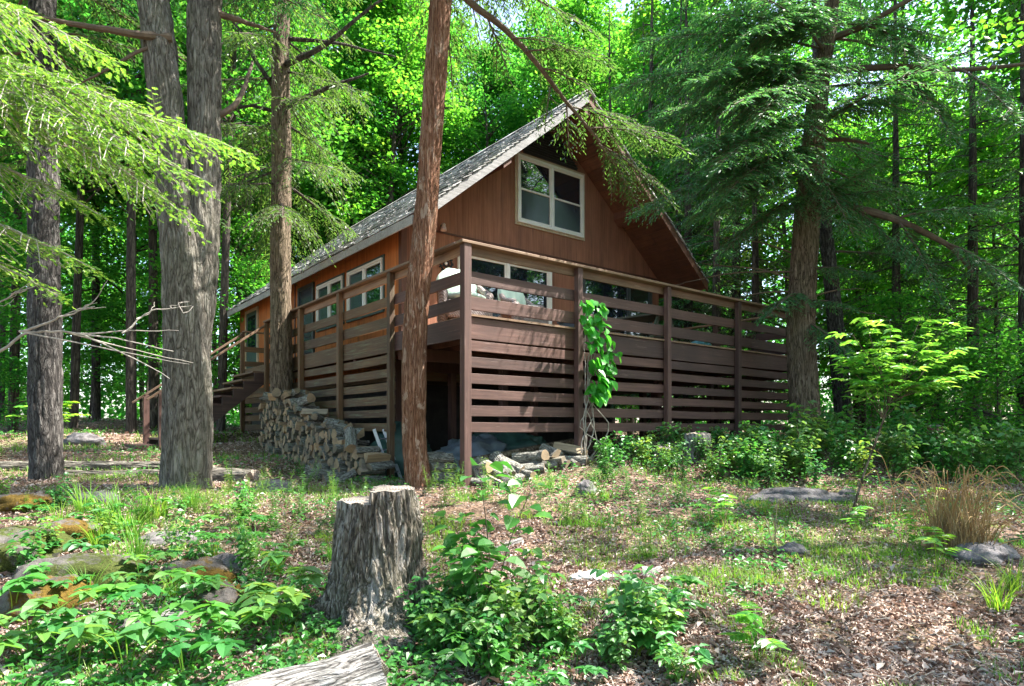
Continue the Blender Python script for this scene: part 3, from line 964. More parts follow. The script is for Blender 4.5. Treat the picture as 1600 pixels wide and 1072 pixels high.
def conifer_crown(mb_wood, path, z0, z1, lmax, lmin, nb, rg, sag=.05, droop=.25, fl=.14, step=.12, spread=.42, azs=None, hang=.3, dens=.03):
    Ps = []
    zz_ = path[:, 2]
    for k in range(nb):
        t = (k+rg.random()*.8)/nb
        z = z0+(z1-z0)*t
        i = np.searchsorted(zz_, z); i = min(i, len(path)-1)
        q = path[i].copy(); q[2] = z
        az = k*2.4+rg.normal(0, .4) if azs is None else rg.choice(azs)+rg.normal(0, .35)
        ln = (lmax*(1-t)+lmin*t)*rg.uniform(.7, 1.15)
        e = q+np.array([np.cos(az)*ln, np.sin(az)*ln, -droop*ln+rg.normal(0, .1)*ln])
        Ps.append(bough(q, e, rg, sag=sag, fl=fl, step=step, spread=spread, thick=.012+.007*ln, wood=mb_wood, hang=hang, dens=dens))
    return [np.concatenate([p[j] for p in Ps]) for j in range(4)]

def frond_mesh(name, A, mat, width=.032):
    V, Fq = cards(A[0], A[1], A[2], A[3], np.clip(A[3]*.30, .012, width))
    return np_mesh(name, V, Fq, MAT[mat])

def copy_thing(o, loc, rz=0.0, sc=1.0, label=None, group=None):
    r = o.copy(); C.objects.link(r)
    r.location = loc; r.rotation_euler = (0, 0, rz); r.scale = (sc, sc, sc) if np.isscalar(sc) else sc
    if label: r["label"] = label
    if group: r["group"] = group
    for ch in list(o.children):
        c = ch.copy(); C.objects.link(c); c.parent = r
        for g in list(ch.children):
            d = g.copy(); C.objects.link(d); d.parent = c
    return r

# ------------------------------------------------------------------ the large near trees
def near_tree(name, label, cat, pts, barkm, seed, crown=None, extra=None, **kw):
    base = at(*pts[0][:3]); base = np.array([base[0], base[1], gz(base[0], base[1])])
    o = empty(name, label, cat, tuple(base))
    path, rr = px_path(pts, base)
    V, Fq, Q, R_ = trunk_geo(path, rr, seed=seed, **kw)
    link("trunk", np_mesh("trunk", V, Fq, MAT[barkm], True), o)
    return o, base, Q, R_

# left dark trunk
o, base, Q, R_ = near_tree("hemlock_tree", "tall tree with dark furrowed trunk at the left edge of the clearing", "tree",
    [(72, 752, 9.2, 46), (70, 500, 9.2, 43), (68, 250, 9.3, 40), (66, 0, 9.4, 36), (64, -700, 9.6, 20)], "bark_dark", 1, seg=72, amp=.028, flare=.35)
wood = MB(); rg = np.random.default_rng(11)
A = conifer_crown(wood, Q, 4.9, 13.5, 2.6, 1.0, 30, rg, droop=.3)
wood.build("branches", MAT["twig"], o); link("crown", frond_mesh("crown", A, "hemlock_needle"), o)

# double trunk
pts = [(291, 768, 8.3, 72), (292, 600, 8.3, 68), (285, 420, 8.3, 57), (272, 300, 8.3, 51), (258, 150, 8.3, 48), (240, 0, 8.3, 46), (205, -250, 8.2, 40), (190, -700, 8, 22)]
o, base, Q, R_ = near_tree("double_trunk_tree", "large grey barked tree that forks into two trunks left of the woodpile", "tree", pts, "bark_gray", 2,
    seg=110, step=.035, amp=.030, rw=.04, rl=.42, flare=.34, fh=.22, lobes=6)
p2 = [(300, 560, 8.42, 50), (314, 420, 8.46, 50), (318, 300, 8.5, 49), (319, 150, 8.5, 47), (320, 0, 8.5, 47), (330, -250, 8.6, 40), (345, -700, 8.8, 22)]
path, rr = px_path(p2, base, .8)
V, Fq, Q2, _ = trunk_geo(path, rr, seed=5, seg=90, step=.035, amp=.030, rw=.04, rl=.42, flare=0)
link("trunk", np_mesh("trunk", V, Fq, MAT["bark_gray"], True), o)
wood = MB()
limb_geo(wood, [at(268, 60, 8.25)-base, at(200, 52, 8.0)-base, at(120, 40, 7.8)-base, at(40, 25, 7.6)-base], .06, .02, seed=3)
limb_geo(wood, [at(265, 66, 8.25)-base, at(215, 82, 8.1)-base, at(165, 110, 8.0)-base, at(120, 130, 8.0)-base], .03, .01, seed=4)
limb_geo(wood, [at(335, 185, 8.5)-base, at(365, 165, 8.6)-base, at(388, 130, 8.8)-base, at(400, 90, 9)-base], .045, .02, seed=5)
limb_geo(wood, [at(335, 20, 8.5)-base, at(385, 34, 8.8)-base, at(430, 55, 9.2)-base], .05, .015, seed=6)
rg = np.random.default_rng(12)
A = conifer_crown(wood, Q, 6.8, 13, 3.0, 1.2, 16, rg, droop=.2)
A2 = conifer_crown(wood, Q2, 7.5, 13, 3.0, 1.2, 12, rg, droop=.2)
A = [np.concatenate([A[j], A2[j]]) for j in range(4)]
wood.build("branches", MAT["twig"], o); link("crown", frond_mesh("crown", A, "hemlock_needle"), o)

# tree behind the woodpile
pts = [(440, 690, 13.4, 36), (440, 560, 13.4, 33), (438, 400, 13.4, 31), (440, 250, 13.4, 29), (438, 120, 13.4, 27), (441, 0, 13.4, 22), (445, -300, 13.5, 14)]
o, base, Q, R_ = near_tree("cedar_tree", "straight brown tree rising directly behind the firewood stack", "tree", pts, "bark_brown", 3, seg=64, amp=.022, flare=.2)
wood = MB()
for k, (l, r0) in enumerate([([(448, 100, 13.3), (500, 75, 13.0), (560, 30, 12.6), (620, -10, 12.3)], .07), ([(450, 165, 13.3), (505, 140, 13.1), (545, 125, 13), (575, 112, 13)], .06),
        ([(430, 140, 13.4), (400, 95, 13.3), (380, 60, 13.3), (350, 20, 13.2)], .05), ([(432, 175, 13.4), (390, 165, 13.5), (350, 175, 13.8)], .045), ([(445, 60, 13.4), (520, 68, 13.5), (620, 90, 13.6)], .05)]):
    limb_geo(wood, [at(*p)-base for p in l], r0, .015, seed=20+k)
rg = np.random.default_rng(13)
A = conifer_crown(wood, Q, 4.9, 12.5, 2.7, 1.3, 34, rg, sag=.02, droop=.42, hang=.75, fl=.15)
wood.build("branches", MAT["bark_far"], o); link("crown", frond_mesh("crown", A, "cedar_leaf"), o)

# reddish trunk before the deck corner
pts = [(655, 770, 8.6, 42), (648, 700, 8.6, 37), (647, 600, 8.6, 37), (651, 480, 8.6, 37), (661, 380, 8.6, 36), (667, 310, 8.6, 35), (678, 150, 8.6, 35), (689, 0, 8.6, 33), (705, -300, 8.6, 26), (712, -700, 8.6, 16)]
o, base, Q, R_ = near_tree("red_cedar_tree", "slender tree with peeling reddish bark standing right before the deck corner", "tree", pts, "bark_cedar", 4, seg=120, step=.03, amp=.014, rw=.022, rl=.45, flare=.55, fh=.14)
wood = MB()
main = [(690, -40, 8.6), (735, 5, 8.7), (790, 50, 8.9), (840, 105, 9.2), (885, 165, 9.6), (935, 225, 10.0)]
limb_geo(wood, [at(*p)-base for p in main], .055, .02, n=40, seed=33)
rg = np.random.default_rng(14)
BL = []
for (a, b, ln) in [((840, 105, 9.2), (930, 150, 9.3), 0), ((885, 165, 9.6), (1040, 240, 10.2), 0),
                   ((860, 135, 9.4), (850, 205, 9.3), 0), ((885, 165, 9.6), (890, 240, 9.7), 0), ((935, 225, 10), (1060, 330, 10.3), 0), ((935, 225, 10), (1000, 330, 10.2), 0), ((920, 200, 9.8), (1075, 240, 9.9), 0),
                   ((800, 60, 8.9), (905, 90, 9.2), 0), ((760, 25, 8.8), (800, 130, 8.9), 0), ((735, 5, 8.7), (860, 0, 8.9), 0), ((820, 80, 9), (960, 110, 9.6), 0)]:
    BL.append(bough(at(*a)-base, at(*b)-base, rg, sag=.08, spread=.42, step=.075, fl=.115, thick=.014, wood=wood, hang=.35))
A = conifer_crown(wood, Q, 7.0, 13, 2.6, 1.0, 24, rg, sag=.03, droop=.35, hang=.5)
A = [np.concatenate([A[j]]+[b_[j] for b_ in BL]) for j in range(4)]
wood.build("branches", MAT["twig"], o); link("crown", frond_mesh("crown", A, "cedar_leaf"), o)

# right hemlock
pts = [(1262, 708, 12.5, 50), (1256, 620, 12.5, 44), (1252, 500, 12.5, 42), (1258, 380, 12.5, 38), (1266, 280, 12.5, 35), (1278, 150, 12.5, 29), (1298, 20, 12.5, 22), (1315, -150, 12.5, 16), (1330, -500, 12.5, 8)]
o, base, Q, R_ = near_tree("hemlock_tree", "stout hemlock with long feathery boughs at the right end of the deck", "tree", pts, "bark_brown", 6, seg=84, step=.045, amp=.026, flare=.28, fh=.35)
wood = MB(); rg = np.random.default_rng(15)
limb_geo(wood, [at(1270, 320, 12.5)-base, at(1330, 325, 12.2)-base, at(1400, 342, 11.8)-base, at(1480, 380, 11.5)-base, at(1520, 420, 11.4)-base], .10, .03, seed=40)
limb_geo(wood, [at(1275, 220, 12.5)-base, at(1320, 218, 12.3)-base, at(1360, 222, 12.1)-base], .06, .02, seed=41)
limb_geo(wood, [at(1300, 60, 12.5)-base, at(1350, 40, 12.2)-base, at(1420, 0, 11.8)-base, at(1500, -40, 11.6)-base], .07, .03, seed=42)
limb_geo(wood, [at(1290, 110, 12.5)-base, at(1400, 105, 12.0)-base, at(1500, 108, 11.6)-base, at(1600, 102, 11.3)-base], .07, .03, seed=43)
for y0, x1, y1 in ((440, 1100, 415), (425, 1060, 440), (455, 1130, 480), (400, 1100, 370), (470, 1350, 455), (480, 1390, 500)):
    limb_geo(wood, [at(1252, y0, 12.5)-base, at((1252+x1)/2, (y0+y1)/2-8, 12.6)-base, at(x1, y1, 12.8)-base], .022, .006, seed=int(x1))
BL = []
for (a, b) in [((1275, 250, 12.5), (985, 330, 10.9)), ((1272, 200, 12.5), (1040, 250, 10.6)), ((1285, 120, 12.5), (1080, 120, 10.5)), ((1278, 180, 12.5), (1120, 260, 10.2)),
               ((1270, 270, 12.5), (1080, 345, 11.0)), ((1295, 60, 12.5), (1090, 20, 11.0)), ((1268, 300, 12.5), (1130, 400, 11.6)), ((1290, 90, 12.5), (1180, 200, 10.3)),
               ((1266, 320, 12.5), (1450, 300, 11.5)), ((1280, 190, 12.5), (1420, 150, 11.0)), ((1330, 325, 12.2), (1430, 420, 11.4)), ((1400, 342, 11.8), (1560, 330, 10.6)),
               ((1270, 330, 12.5), (1380, 250, 11.5)), ((1268, 260, 12.5), (1340, 380, 11.2)), ((1400, 342, 11.8), (1470, 470, 11)), ((1480, 380, 11.5), (1590, 450, 10.5)),
               ((1256, 455, 12.45), (1195, 500, 11.6)), ((1256, 470, 12.4), (1335, 480, 11.8)), ((1256, 500, 12.4), (1330, 560, 11.5)), ((1258, 420, 12.4), (1370, 430, 11.6)),
               ((1300, 40, 12.5), (1480, 60, 11.3)), ((1350, 40, 12.2), (1500, 130, 10.8)), ((1400, 105, 12), (1500, 230, 10.9)), ((1500, 108, 11.6), (1600, 200, 10.4)),
               ((1310, 0, 12.5), (1200, -80, 11)), ((1300, 30, 12.5), (1150, 60, 10.6)), ((1280, 160, 12.5), (1010, 190, 11)), ((1290, 80, 12.5), (1000, 60, 11.4)), ((1285, 130, 12.5), (960, 130, 11.2)), ((1275, 230, 12.5), (1130, 320, 10.4)), ((1300, 20, 12.5), (1040, -40, 11.2))]:
    BL.append(bough(at(*a)-base, at(*b)-base, rg, sag=.06, spread=.40, step=.07, fl=.155, thick=.024, wood=wood, hang=.32, dens=.024))
A = conifer_crown(wood, Q, 5.5, 13.5, 3.6, 1.2, 26, rg, droop=.22)
A = [np.concatenate([A[j]]+[b_[j] for b_ in BL]) for j in range(4)]
wood.build("branches", MAT["twig"], o); link("crown", frond_mesh("crown", A, "hemlock_blue"), o)

# thin leaning trunk beside it
pts = [(1322, 700, 15, 28), (1312, 580, 15, 25), (1300, 450, 15, 22), (1288, 340, 15, 19), (1280, 200, 15, 16), (1275, 0, 15, 12), (1272, -250, 15, 7)]
o, base, Q, R_ = near_tree("young_hemlock_tree", "thinner leaning dark tree just behind the stout hemlock", "tree", pts, "bark_dark", 7, seg=40, amp=.018, flare=.3)
wood = MB()
A = conifer_crown(wood, Q, 4.6, 13, 2.6, .8, 26, rg, droop=.3)
wood.build("branches", MAT["twig"], o); link("crown", frond_mesh("crown", A, "hemlock_needle"), o)

# hemlock at the left, trunk outside the picture, sunlit boughs reaching in
bx_, by_ = -6.4, 5.4
base = np.array([bx_, by_, gz(bx_, by_)])
o = empty("hemlock_tree", "near hemlock with sunlit yellow green boughs and a dead branch reaching in from the left", "tree", tuple(base))
V, Fq, Q, _ = trunk_geo([(0, 0, -.3), (0, 0, 3), (.1, .1, 7), (.1, .1, 13)], [.2, .19, .14, .05], seg=48, seed=8)
link("trunk", np_mesh("trunk", V, Fq, MAT["bark_dark"], True), o)
wood = MB(); rg = np.random.default_rng(16); BL = []
tk = lambda z: np.array([0, 0, z])
def nb(zt, end, sag, spread=.27, step=.062, fl=.10, start=.42, hang=.30, th=.022):
    BL.append(bough(tk(zt), at(*end)-base, rg, sag=sag, spread=spread, step=step, fl=fl, start=start, thick=th, wood=wood, hang=hang, dens=.036))
nb(4.3, (375, 238, 5.3), .05)
nb(4.2, (300, 350, 5.3), .10, hang=.45)
nb(5.1, (190, 90, 5.2), .05)
nb(3.7, (160, 340, 5.4), .06)
nb(3.2, (150, 420, 5.0), .05)
nb(3.0, (90, 460, 5.6), .05, start=.5)
for zt, end, hg in ((4.35, (300, 205, 5.5), .3), (4.1, (330, 300, 5.2), .5), (4.25, (200, 240, 5.1), .45)):
    nb(zt, end, .06, hang=hg, spread=.26)
wood.build("branches", MAT["dead_twig"], o)
A = [np.concatenate([b_[j] for b_ in BL]) for j in range(4)]
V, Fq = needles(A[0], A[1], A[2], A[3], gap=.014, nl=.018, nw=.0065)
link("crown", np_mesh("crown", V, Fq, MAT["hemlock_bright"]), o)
w2 = MB()
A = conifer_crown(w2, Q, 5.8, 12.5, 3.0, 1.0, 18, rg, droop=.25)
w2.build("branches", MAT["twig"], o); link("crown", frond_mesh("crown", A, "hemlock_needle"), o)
dw = MB()
def twigtree(mb, pts, r0, r1, depth, rg, spread=.5, n=18):
    c = curve(pts, n); c = c + np.cumsum(rg.normal(0, .006, c.shape), 0)
    mb.tube(c, np.linspace(r0, r1, n), 6)
    if depth == 0: return
    tot = np.linalg.norm(c[-1]-c[0])
    for k in range(5 if depth > 1 else 4):
        i = rg.integers(n//4, n-2)
        d = norm(c[i+1]-c[i]); e = norm(d + rg.normal(0, spread, 3)*np.array([1, 1, .8]))
        l = tot*rg.uniform(.18, .4)
        twigtree(mb, [c[i], c[i]+e*l*.5+rg.normal(0, .02, 3), c[i]+e*l+np.array([0, 0, .03])], r0*.45, r1*.6, depth-1, rg, spread, 10)
rg = np.random.default_rng(5)
twigtree(dw, [tk(2.35), at(-60, 545, 5.3)-base, at(60, 512, 5.3)-base, at(150, 517, 5.3)-base, at(282, 538, 5.4)-base], .017, .004, 1, rg, .28, 30)
twigtree(dw, [at(30, 518, 5.3)-base, at(90, 500, 5.2)-base, at(150, 480, 5.2)-base], .012, .004, 1, rg, .5)
twigtree(dw, [at(190, 520, 5.3)-base, at(235, 492, 5.4)-base, at(298, 488, 5.5)-base], .009, .003, 1, rg, .3)
twigtree(dw, [at(-60, 545, 5.3)-base, at(0, 470, 5.1)-base, at(60, 440, 5.1)-base], .009, .003, 1, rg, .35)
dw.build("dead_branch", MAT["dead_twig"], o)

# ------------------------------------------------------------------ forest behind
def maple_proto(name, H, c0, rad, ncl, nleaf, leaf, seed, r0=.13, mat="maple_leaf_far"):
    rg = np.random.default_rng(seed)
    top = H
    bend = rg.normal(0, .25, 2)
    tp = [(0, 0, -.4), (0, 0, 0), (bend[0]*.4, bend[1]*.4, H*.4), (bend[0], bend[1], H*.75), (bend[0]*1.3, bend[1]*1.3, H*.97)]
    V, Fq, Q, RR = trunk_geo(tp, [r0, r0, r0*.75, r0*.4, .015], seg=14, step=.3, amp=.012, flare=.3, seed=seed)
    tm = np_mesh("trunk", V, Fq, MAT["bark_far"], True)
    wood = MB(); P = []; N = []
    for k in range(ncl):
        t = rg.random()**.85
        z = c0+(H-c0)*t
        prof = math.sin(min(1, (1-t)*1.5+.12)*math.pi/2)*.9+.1
        a = rg.random()*2*np.pi; rr = rad*prof*math.sqrt(rg.uniform(.12, 1))
        i = min(len(Q)-1, np.searchsorted(Q[:, 2], z-.35*rr)); b = Q[i]
        c = np.array([b[0]+rr*np.cos(a), b[1]+rr*np.sin(a), z])
        if k % 2 == 0 and rr > .5:
            mid = (b+c)/2+np.array([0, 0, .12*rr])
            wood.tube(curve([b, mid, c], 6), np.linspace(.015+.012*rr, .006, 6), 5, cap=False)
        n = int(nleaf*rg.uniform(.6, 1.3))
        ra = rg.uniform(.45, .95)
        q = rg.normal(0, 1, (n, 3))*np.array([ra*.55, ra*.55, .16])
        P.append(c+q)
    P = np.concatenate(P); n = len(P)
    D = rg.normal(0, 1, (n, 3)); D[:, 2] = D[:, 2]*.35-.35
    N = np.array([0, 0, 1.])+rg.normal(0, .45, (n, 3))
    V, Fq = cards(P, D, N, rg.uniform(.75, 1.25, n)*leaf, rg.uniform(.6, .95, n)*leaf)
    return tm, wood.mesh("branches", MAT["bark_far"]), np_mesh("crown", V, Fq, MAT[mat])
def hemlock_proto(H, z0, lmax, nb, seed, mat="hemlock_needle", fl=.17, step=.17, r0=.16, hang=.35, dens=.045):
    rg = np.random.default_rng(seed)
    V, Fq, Q, RR = trunk_geo([(0, 0, -.4), (0, 0, 0), (0, 0, H*.5), (0.1, 0, H)], [r0, r0, r0*.6, .02], seg=16, step=.3, amp=.012, flare=.3, seed=seed)
    wood = MB()
    A = conifer_crown(wood, Q, z0, H, lmax, .5, nb, rg, droop=.28, fl=fl, step=step, dens=dens, hang=hang)
    return np_mesh("trunk", V, Fq, MAT["bark_far"], True), wood.mesh("branches", MAT["bark_far"]), frond_mesh("crown", A, mat, .05)
protos = {}
def add_tree(kind, x, y, rz, sc, label, group, cat="tree"):
    tm, bm, cm = protos[kind]
    nm = {"t": "maple_tree", "m": "maple_tree", "u": "maple_sapling", "h": "hemlock_tree", "c": "cedar_tree"}[kind[0]]
    o = empty(nm, label, cat, (x, y, gz(x, y)-.05), rz, group)
    o.scale = (sc, sc, sc)
    link("trunk", tm, o); link("branches", bm, o); link("crown", cm, o)
    return o
protos["t1"] = maple_proto("t1", 19, 5.5, 3.0, 150, 110, .17, 101, .17)
protos["t3"] = maple_proto("t3", 17, 5.5, 3.3, 52, 110, .12, 111, .15, "maple_leaf")  # sparse crown shaped to cast dappled shade from out of view
protos["t2"] = maple_proto("t2", 21, 8, 3.2, 150, 110, .17, 102, .15)
protos["m1"] = maple_proto("m1", 12, 2.2, 2.3, 110, 110, .14, 103, .09)
protos["m2"] = maple_proto("m2", 10, 1.6, 2.0, 100, 110, .14, 104, .08)
protos["u1"] = maple_proto("u1", 5, .7, 1.5, 60, 100, .11, 105, .035)
protos["u2"] = maple_proto("u2", 3.2, .4, 1.2, 40, 90, .10, 106, .025)
protos["h1"] = hemlock_proto(16, 2.2, 3.2, 70, 107)
protos["h2"] = hemlock_proto(13, 1.2, 2.6, 60, 108, "hemlock_blue")
protos["c1"] = hemlock_proto(12, 1.5, 2.2, 60, 109, "cedar_leaf", hang=.7)

def inside_cabin(x, y, pad):
    dx, dy = x+.635, y-8.5
    u = dx*.786+dy*.618; v = -dx*.618+dy*.786
    return -pad-2.2 < u < 8.6+pad and -1-pad < v < 15+pad
taken = []
def try_place(x, y, dmin):
    for a, b_ in taken:
        if (a-x)**2+(b_-y)**2 < dmin**2: return False
    taken.append((x, y)); return True
rg = np.random.default_rng(77)
LG = {"t3": ("unseen tall maple with an open crown added to dapple the clearing with shade", "unseen maples added for dappled shade"),
      "t1": ("tall slender maple trunk with high leafy crown in the forest", "tall maples in the forest behind the cabin"),
      "t2": ("tall slender maple trunk with high leafy crown in the forest", "tall maples in the forest behind the cabin"),
      "m1": ("young maple with layered bright green leaves in the forest", "young maples in the forest behind the cabin"),
      "m2": ("young maple with layered bright green leaves in the forest", "young maples in the forest behind the cabin"),
      "u1": ("leafy maple sapling of the forest understorey", "maple saplings of the understorey"),
      "u2": ("leafy maple sapling of the forest understorey", "maple saplings of the understorey"),
      "h1": ("dark green hemlock with drooping boughs in the background", "background hemlocks"),
      "h2": ("dark green hemlock with drooping boughs in the background", "background hemlocks"),
      "c1": ("cedar with hanging grey green sprays in the background", "background cedars")}
def auto(kind, x, y, sc=None):
    add_tree(kind, x, y, rg.random()*6.28, sc or rg.uniform(.85, 1.15), *LG[kind])
n = 0
for k in range(4000):
    if n >= 92: break
    px = rg.uniform(-260, 1860); y = 17+rg.random()**.8*34
    x = (px-800)/F*y
    if inside_cabin(x, y, 1.6): continue
    if px < 330 and y < 22: continue
    if not try_place(x, y, 1.9): continue
    right = px > 1020
    if right: kind = rg.choice(["t1", "m1", "m2", "h1", "h2", "u1", "c1", "t2"], p=[.12, .16, .1, .17, .17, .08, .12, .08])
    else: kind = rg.choice(["t1", "t2", "m1", "m2", "u1", "u2", "h2"], p=[.22, .2, .2, .16, .12, .06, .04])
    auto(kind, x, y); n += 1
# understorey near, right of the deck and behind the clearing
for px, y, kind, s in [(905, 27, "t1", 1.0), (955, 25, "h1", 1.05), (860, 31, "t2", 1.0), (1010, 23, "h2", 1.15), (985, 30, "t1", 1.0), (1080, 24, "t1", .95), (930, 34, "t2", 1.05), (1075, 19, "h2", 1.1), (1150, 18.5, "c1", 1.1), (1015, 21, "c1", 1.25), (1120, 17, "h2", .9), (1180, 15.5, "c1", .8), (1060, 20, "h1", .9), (1400, 16, "h1", .8), (1520, 14.5, "h2", .9), (1470, 18, "m1", .9), (1350, 20, "m2", 1.0),
                    (1600, 12.5, "h2", .8), (1560, 17, "m2", .9), (1240, 19, "m1", 1.0), (1430, 13.5, "u1", .7), (1560, 11.5, "u2", .8), (1500, 12.5, "u2", .7), (1620, 15, "t1", .9),
                    (200, 24, "m1", 1), (80, 23, "m2", 1.0), (330, 23, "m1", 1.0), (520, 27, "m1", 1.1), (460, 25, "m2", 1.0), (600, 26, "t1", 1.0), (380, 21, "u1", 1.1), (20, 19, "u2", .7), (140, 26, "u1", 1), (-60, 18, "m2", .9)]:
    auto(kind, (px-800)/F*y, y, s)
# thin dark standing trunks left of the cabin: pure tall ones
for px, y in [(115, 21), (150, 24), (205, 19.5), (20, 20), (345, 20), (385, 24), (240, 22), (0, 26), (560, 27), (505, 30), (640, 28)]:
    x = (px-800)/F*y
    auto("t2", x, y, rg.uniform(.9, 1.1))
# trees beside and behind the photographer: open maples added to dapple the clearing; others shade it and mirror in windows
for x, y, kind, s in [(8.8, 7.0, "t3", .95), (10.5, 2.5, "t3", 1.0), (4.5, -1.5, "t3", 1.0), (11.5, 9.5, "h1", .9), (14, 14, "t1", 1.0), (15, 4, "t1", .9), (9, -6, "t1", 1), (13, -3, "h1", 1), (18, 0, "t2", 1), (3, -9, "t2", 1), (20, 8, "t1", 1),
                   (-9, -4, "t1", 1), (-12, 4, "t1", 1), (-3, -12, "m1", 1), (16, -10, "t1", 1.1), (24, -4, "h1", 1.1), (7, -14, "t1", 1), (-13, 11, "t1", 1), (-17, 15, "m1", 1), (22, 14, "t2", 1)]:
    auto(kind, x, y, s)

# far wood: leaf mass beyond the last single trees
def far_wood():
    rg = np.random.default_rng(500)
    n = 120000
    a = rg.uniform(-62, 62, n)*np.pi/180
    ncl = 500
    ca = rg.uniform(-62, 62, ncl)*np.pi/180; cr = rg.uniform(54, 78, ncl); cz = rg.uniform(0, 1, ncl)
    k = rg.integers(0, ncl, n)
    P = np.stack([np.sin(ca[k])*cr[k], np.cos(ca[k])*cr[k], .2+cz[k]**1.5*25], -1)+rg.normal(0, 1, (n, 3))*np.array([2.6, 2.6, 1.3])
    D = rg.normal(0, 1, (n, 3)); D[:, 2] -= .5
    N = np.array([0, 0, 1.])+rg.normal(0, .6, (n, 3))
    V, Fq = cards(P, D, N, rg.uniform(.35, .6, n), rg.uniform(.3, .5, n))
    o = link("far_wood", np_mesh("far_wood", V, Fq, MAT["maple_leaf_far"]))
    tag(o, "mass of green foliage of the forest seen between the trunks", "forest", kind="stuff")
far_wood()
# ------------------------------------------------------------------ firewood
def wood_mats():
    m, nt, b = new_mat("split_face")
    g = noise(nt, coords(nt, (18, 18, 1.4)), 1.2, 5, .65)
    c = ramp(nt, g, [(.3, (.15, .12, .09)), (.7, (.36, .31, .25))])
    oi = nt.nodes.new("ShaderNodeObjectInfo")
    c = mix(nt, c, ramp(nt, oi.outputs["Random"], [(0, (.50, .53, .50)), (.5, (.85, .84, .78)), (.8, (1.15, .95, .7)), (1, (1.3, .95, .6))]), 1., 'MULTIPLY')
    nt.links.new(c, b.inputs["Base Color"]); b.inputs["Roughness"].default_value = .85; bump(nt, b, g, .5, .01)
    m, nt, b = new_mat("log_end")
    tc = coords(nt)
    w = nt.nodes.new("ShaderNodeTexWave"); w.wave_type = 'RINGS'; w.rings_direction = 'Z'
    w.inputs["Scale"].default_value = 22; w.inputs["Distortion"].default_value = 1.5; w.inputs["Detail"].default_value = 3
    nt.links.new(tc, w.inputs["Vector"])
    c = ramp(nt, w.outputs["Fac"], [(0, (.17, .13, .09)), (1, (.33, .27, .20))])
    c = mix(nt, c, ramp(nt, noise(nt, tc, 9, 4), [(.3, (.55, .55, .55)), (.7, (1.2, 1.15, 1.1))]), 1., 'MULTIPLY')
    oi = nt.nodes.new("ShaderNodeObjectInfo")
    c = mix(nt, c, ramp(nt, oi.outputs["Random"], [(0, (.5, .52, .5)), (1, (1.25, 1.1, .9))]), 1., 'MULTIPLY')
    nt.links.new(c, b.inputs["Base Color"]); b.inputs["Roughness"].default_value = .85; bump(nt, b, w.outputs["Fac"], .3, .004)
    bark_mat("wood_bark", (.05, .045, .038), (.20, .19, .165), (.42, .41, .37), 22, .3, green=(.16, .19, .15))
wood_mats()
def log_mesh(kind, ln, r, rg):
    """log along local z, centred; kind round / half / wedge / quarter; slots: bark, split, end"""
    if kind == 'round': arcs = (0, 2*np.pi)
    elif kind == 'half': arcs = (0, np.pi)
    elif kind == 'wedge': arcs = (0, np.pi*.42)
    else: arcs = (0, np.pi*.62)
    full = kind == 'round'
    na = 16 if full else 9
    a = np.linspace(*arcs, na+1)[:-1] if full else np.linspace(*arcs, na)
    nz = 7; V = []; jag = rg.normal(0, .006, (2, na))
    wob = 1+.09*np.sin(a*3+rg.random()*6)+rg.normal(0, .03, len(a))
    zs = np.linspace(-ln/2, ln/2, nz)
    bend = rg.normal(0, .012)
    for iz, z in enumerate(zs):
        rr = r*wob*(1+rg.normal(0, .015, len(a)))
        off = bend*math.sin(math.pi*(z/ln+.5))
        ring = np.stack([rr*np.cos(a)+off, rr*np.sin(a), np.full(len(a), z)], -1)
        if not full:
            c = np.array([[off+rg.normal(0, .003), -.0+rg.normal(0, .003), z]])
            ring = np.vstack([ring, c])
        V.append(ring)
    n = len(V[0]); V = np.concatenate(V)
    cen = V.reshape(nz, n, 3).mean(1).mean(0); V[:, :2] -= cen[:2]
    F = []; mi = []
    for i in range(nz-1):
        for j in range(n):
            k = (j+1) % n
            F.append([i*n+j, i*n+k, (i+1)*n+k, (i+1)*n+j])
            mi.append(0 if full or (j < n-2) else 1)
    me = np_mesh("log", V, [np.array(F), np.array([list(range(n))[::-1], list(range((nz-1)*n, nz*n))])],
                 [MAT["wood_bark"], MAT["split_face"], MAT["log_end"]], False, mi+[2, 2])
    return me
rg = np.random.default_rng(61)
LOGS = [log_mesh(k, l, r, rg) for k, l, r in [('round', .40, .065), ('half', .41, .09), ('wedge', .40, .13), ('quarter', .39, .115), ('wedge', .42, .11), ('half', .38, .075),
                                               ('round', .42, .05), ('quarter', .40, .10), ('round', .38, .08), ('wedge', .39, .15)]]
def put_log(loc, axis, spin, label, group, sc=1.0, k=None):
    me = LOGS[k if k is not None else rg.integers(len(LOGS))]
    o = link("firewood_log", me)
    q = Vector(axis).to_track_quat('Z', 'Y')
    o.rotation_euler = (q @ Matrix.Rotation(spin, 3, 'Z').to_quaternion()).to_euler()
    o.location = loc; o.scale = (sc, sc, sc)
    tag(o, label, "firewood", group)
    return o
ua = np.array([.786, .618, 0]); va = np.array([-.618, .786, 0])
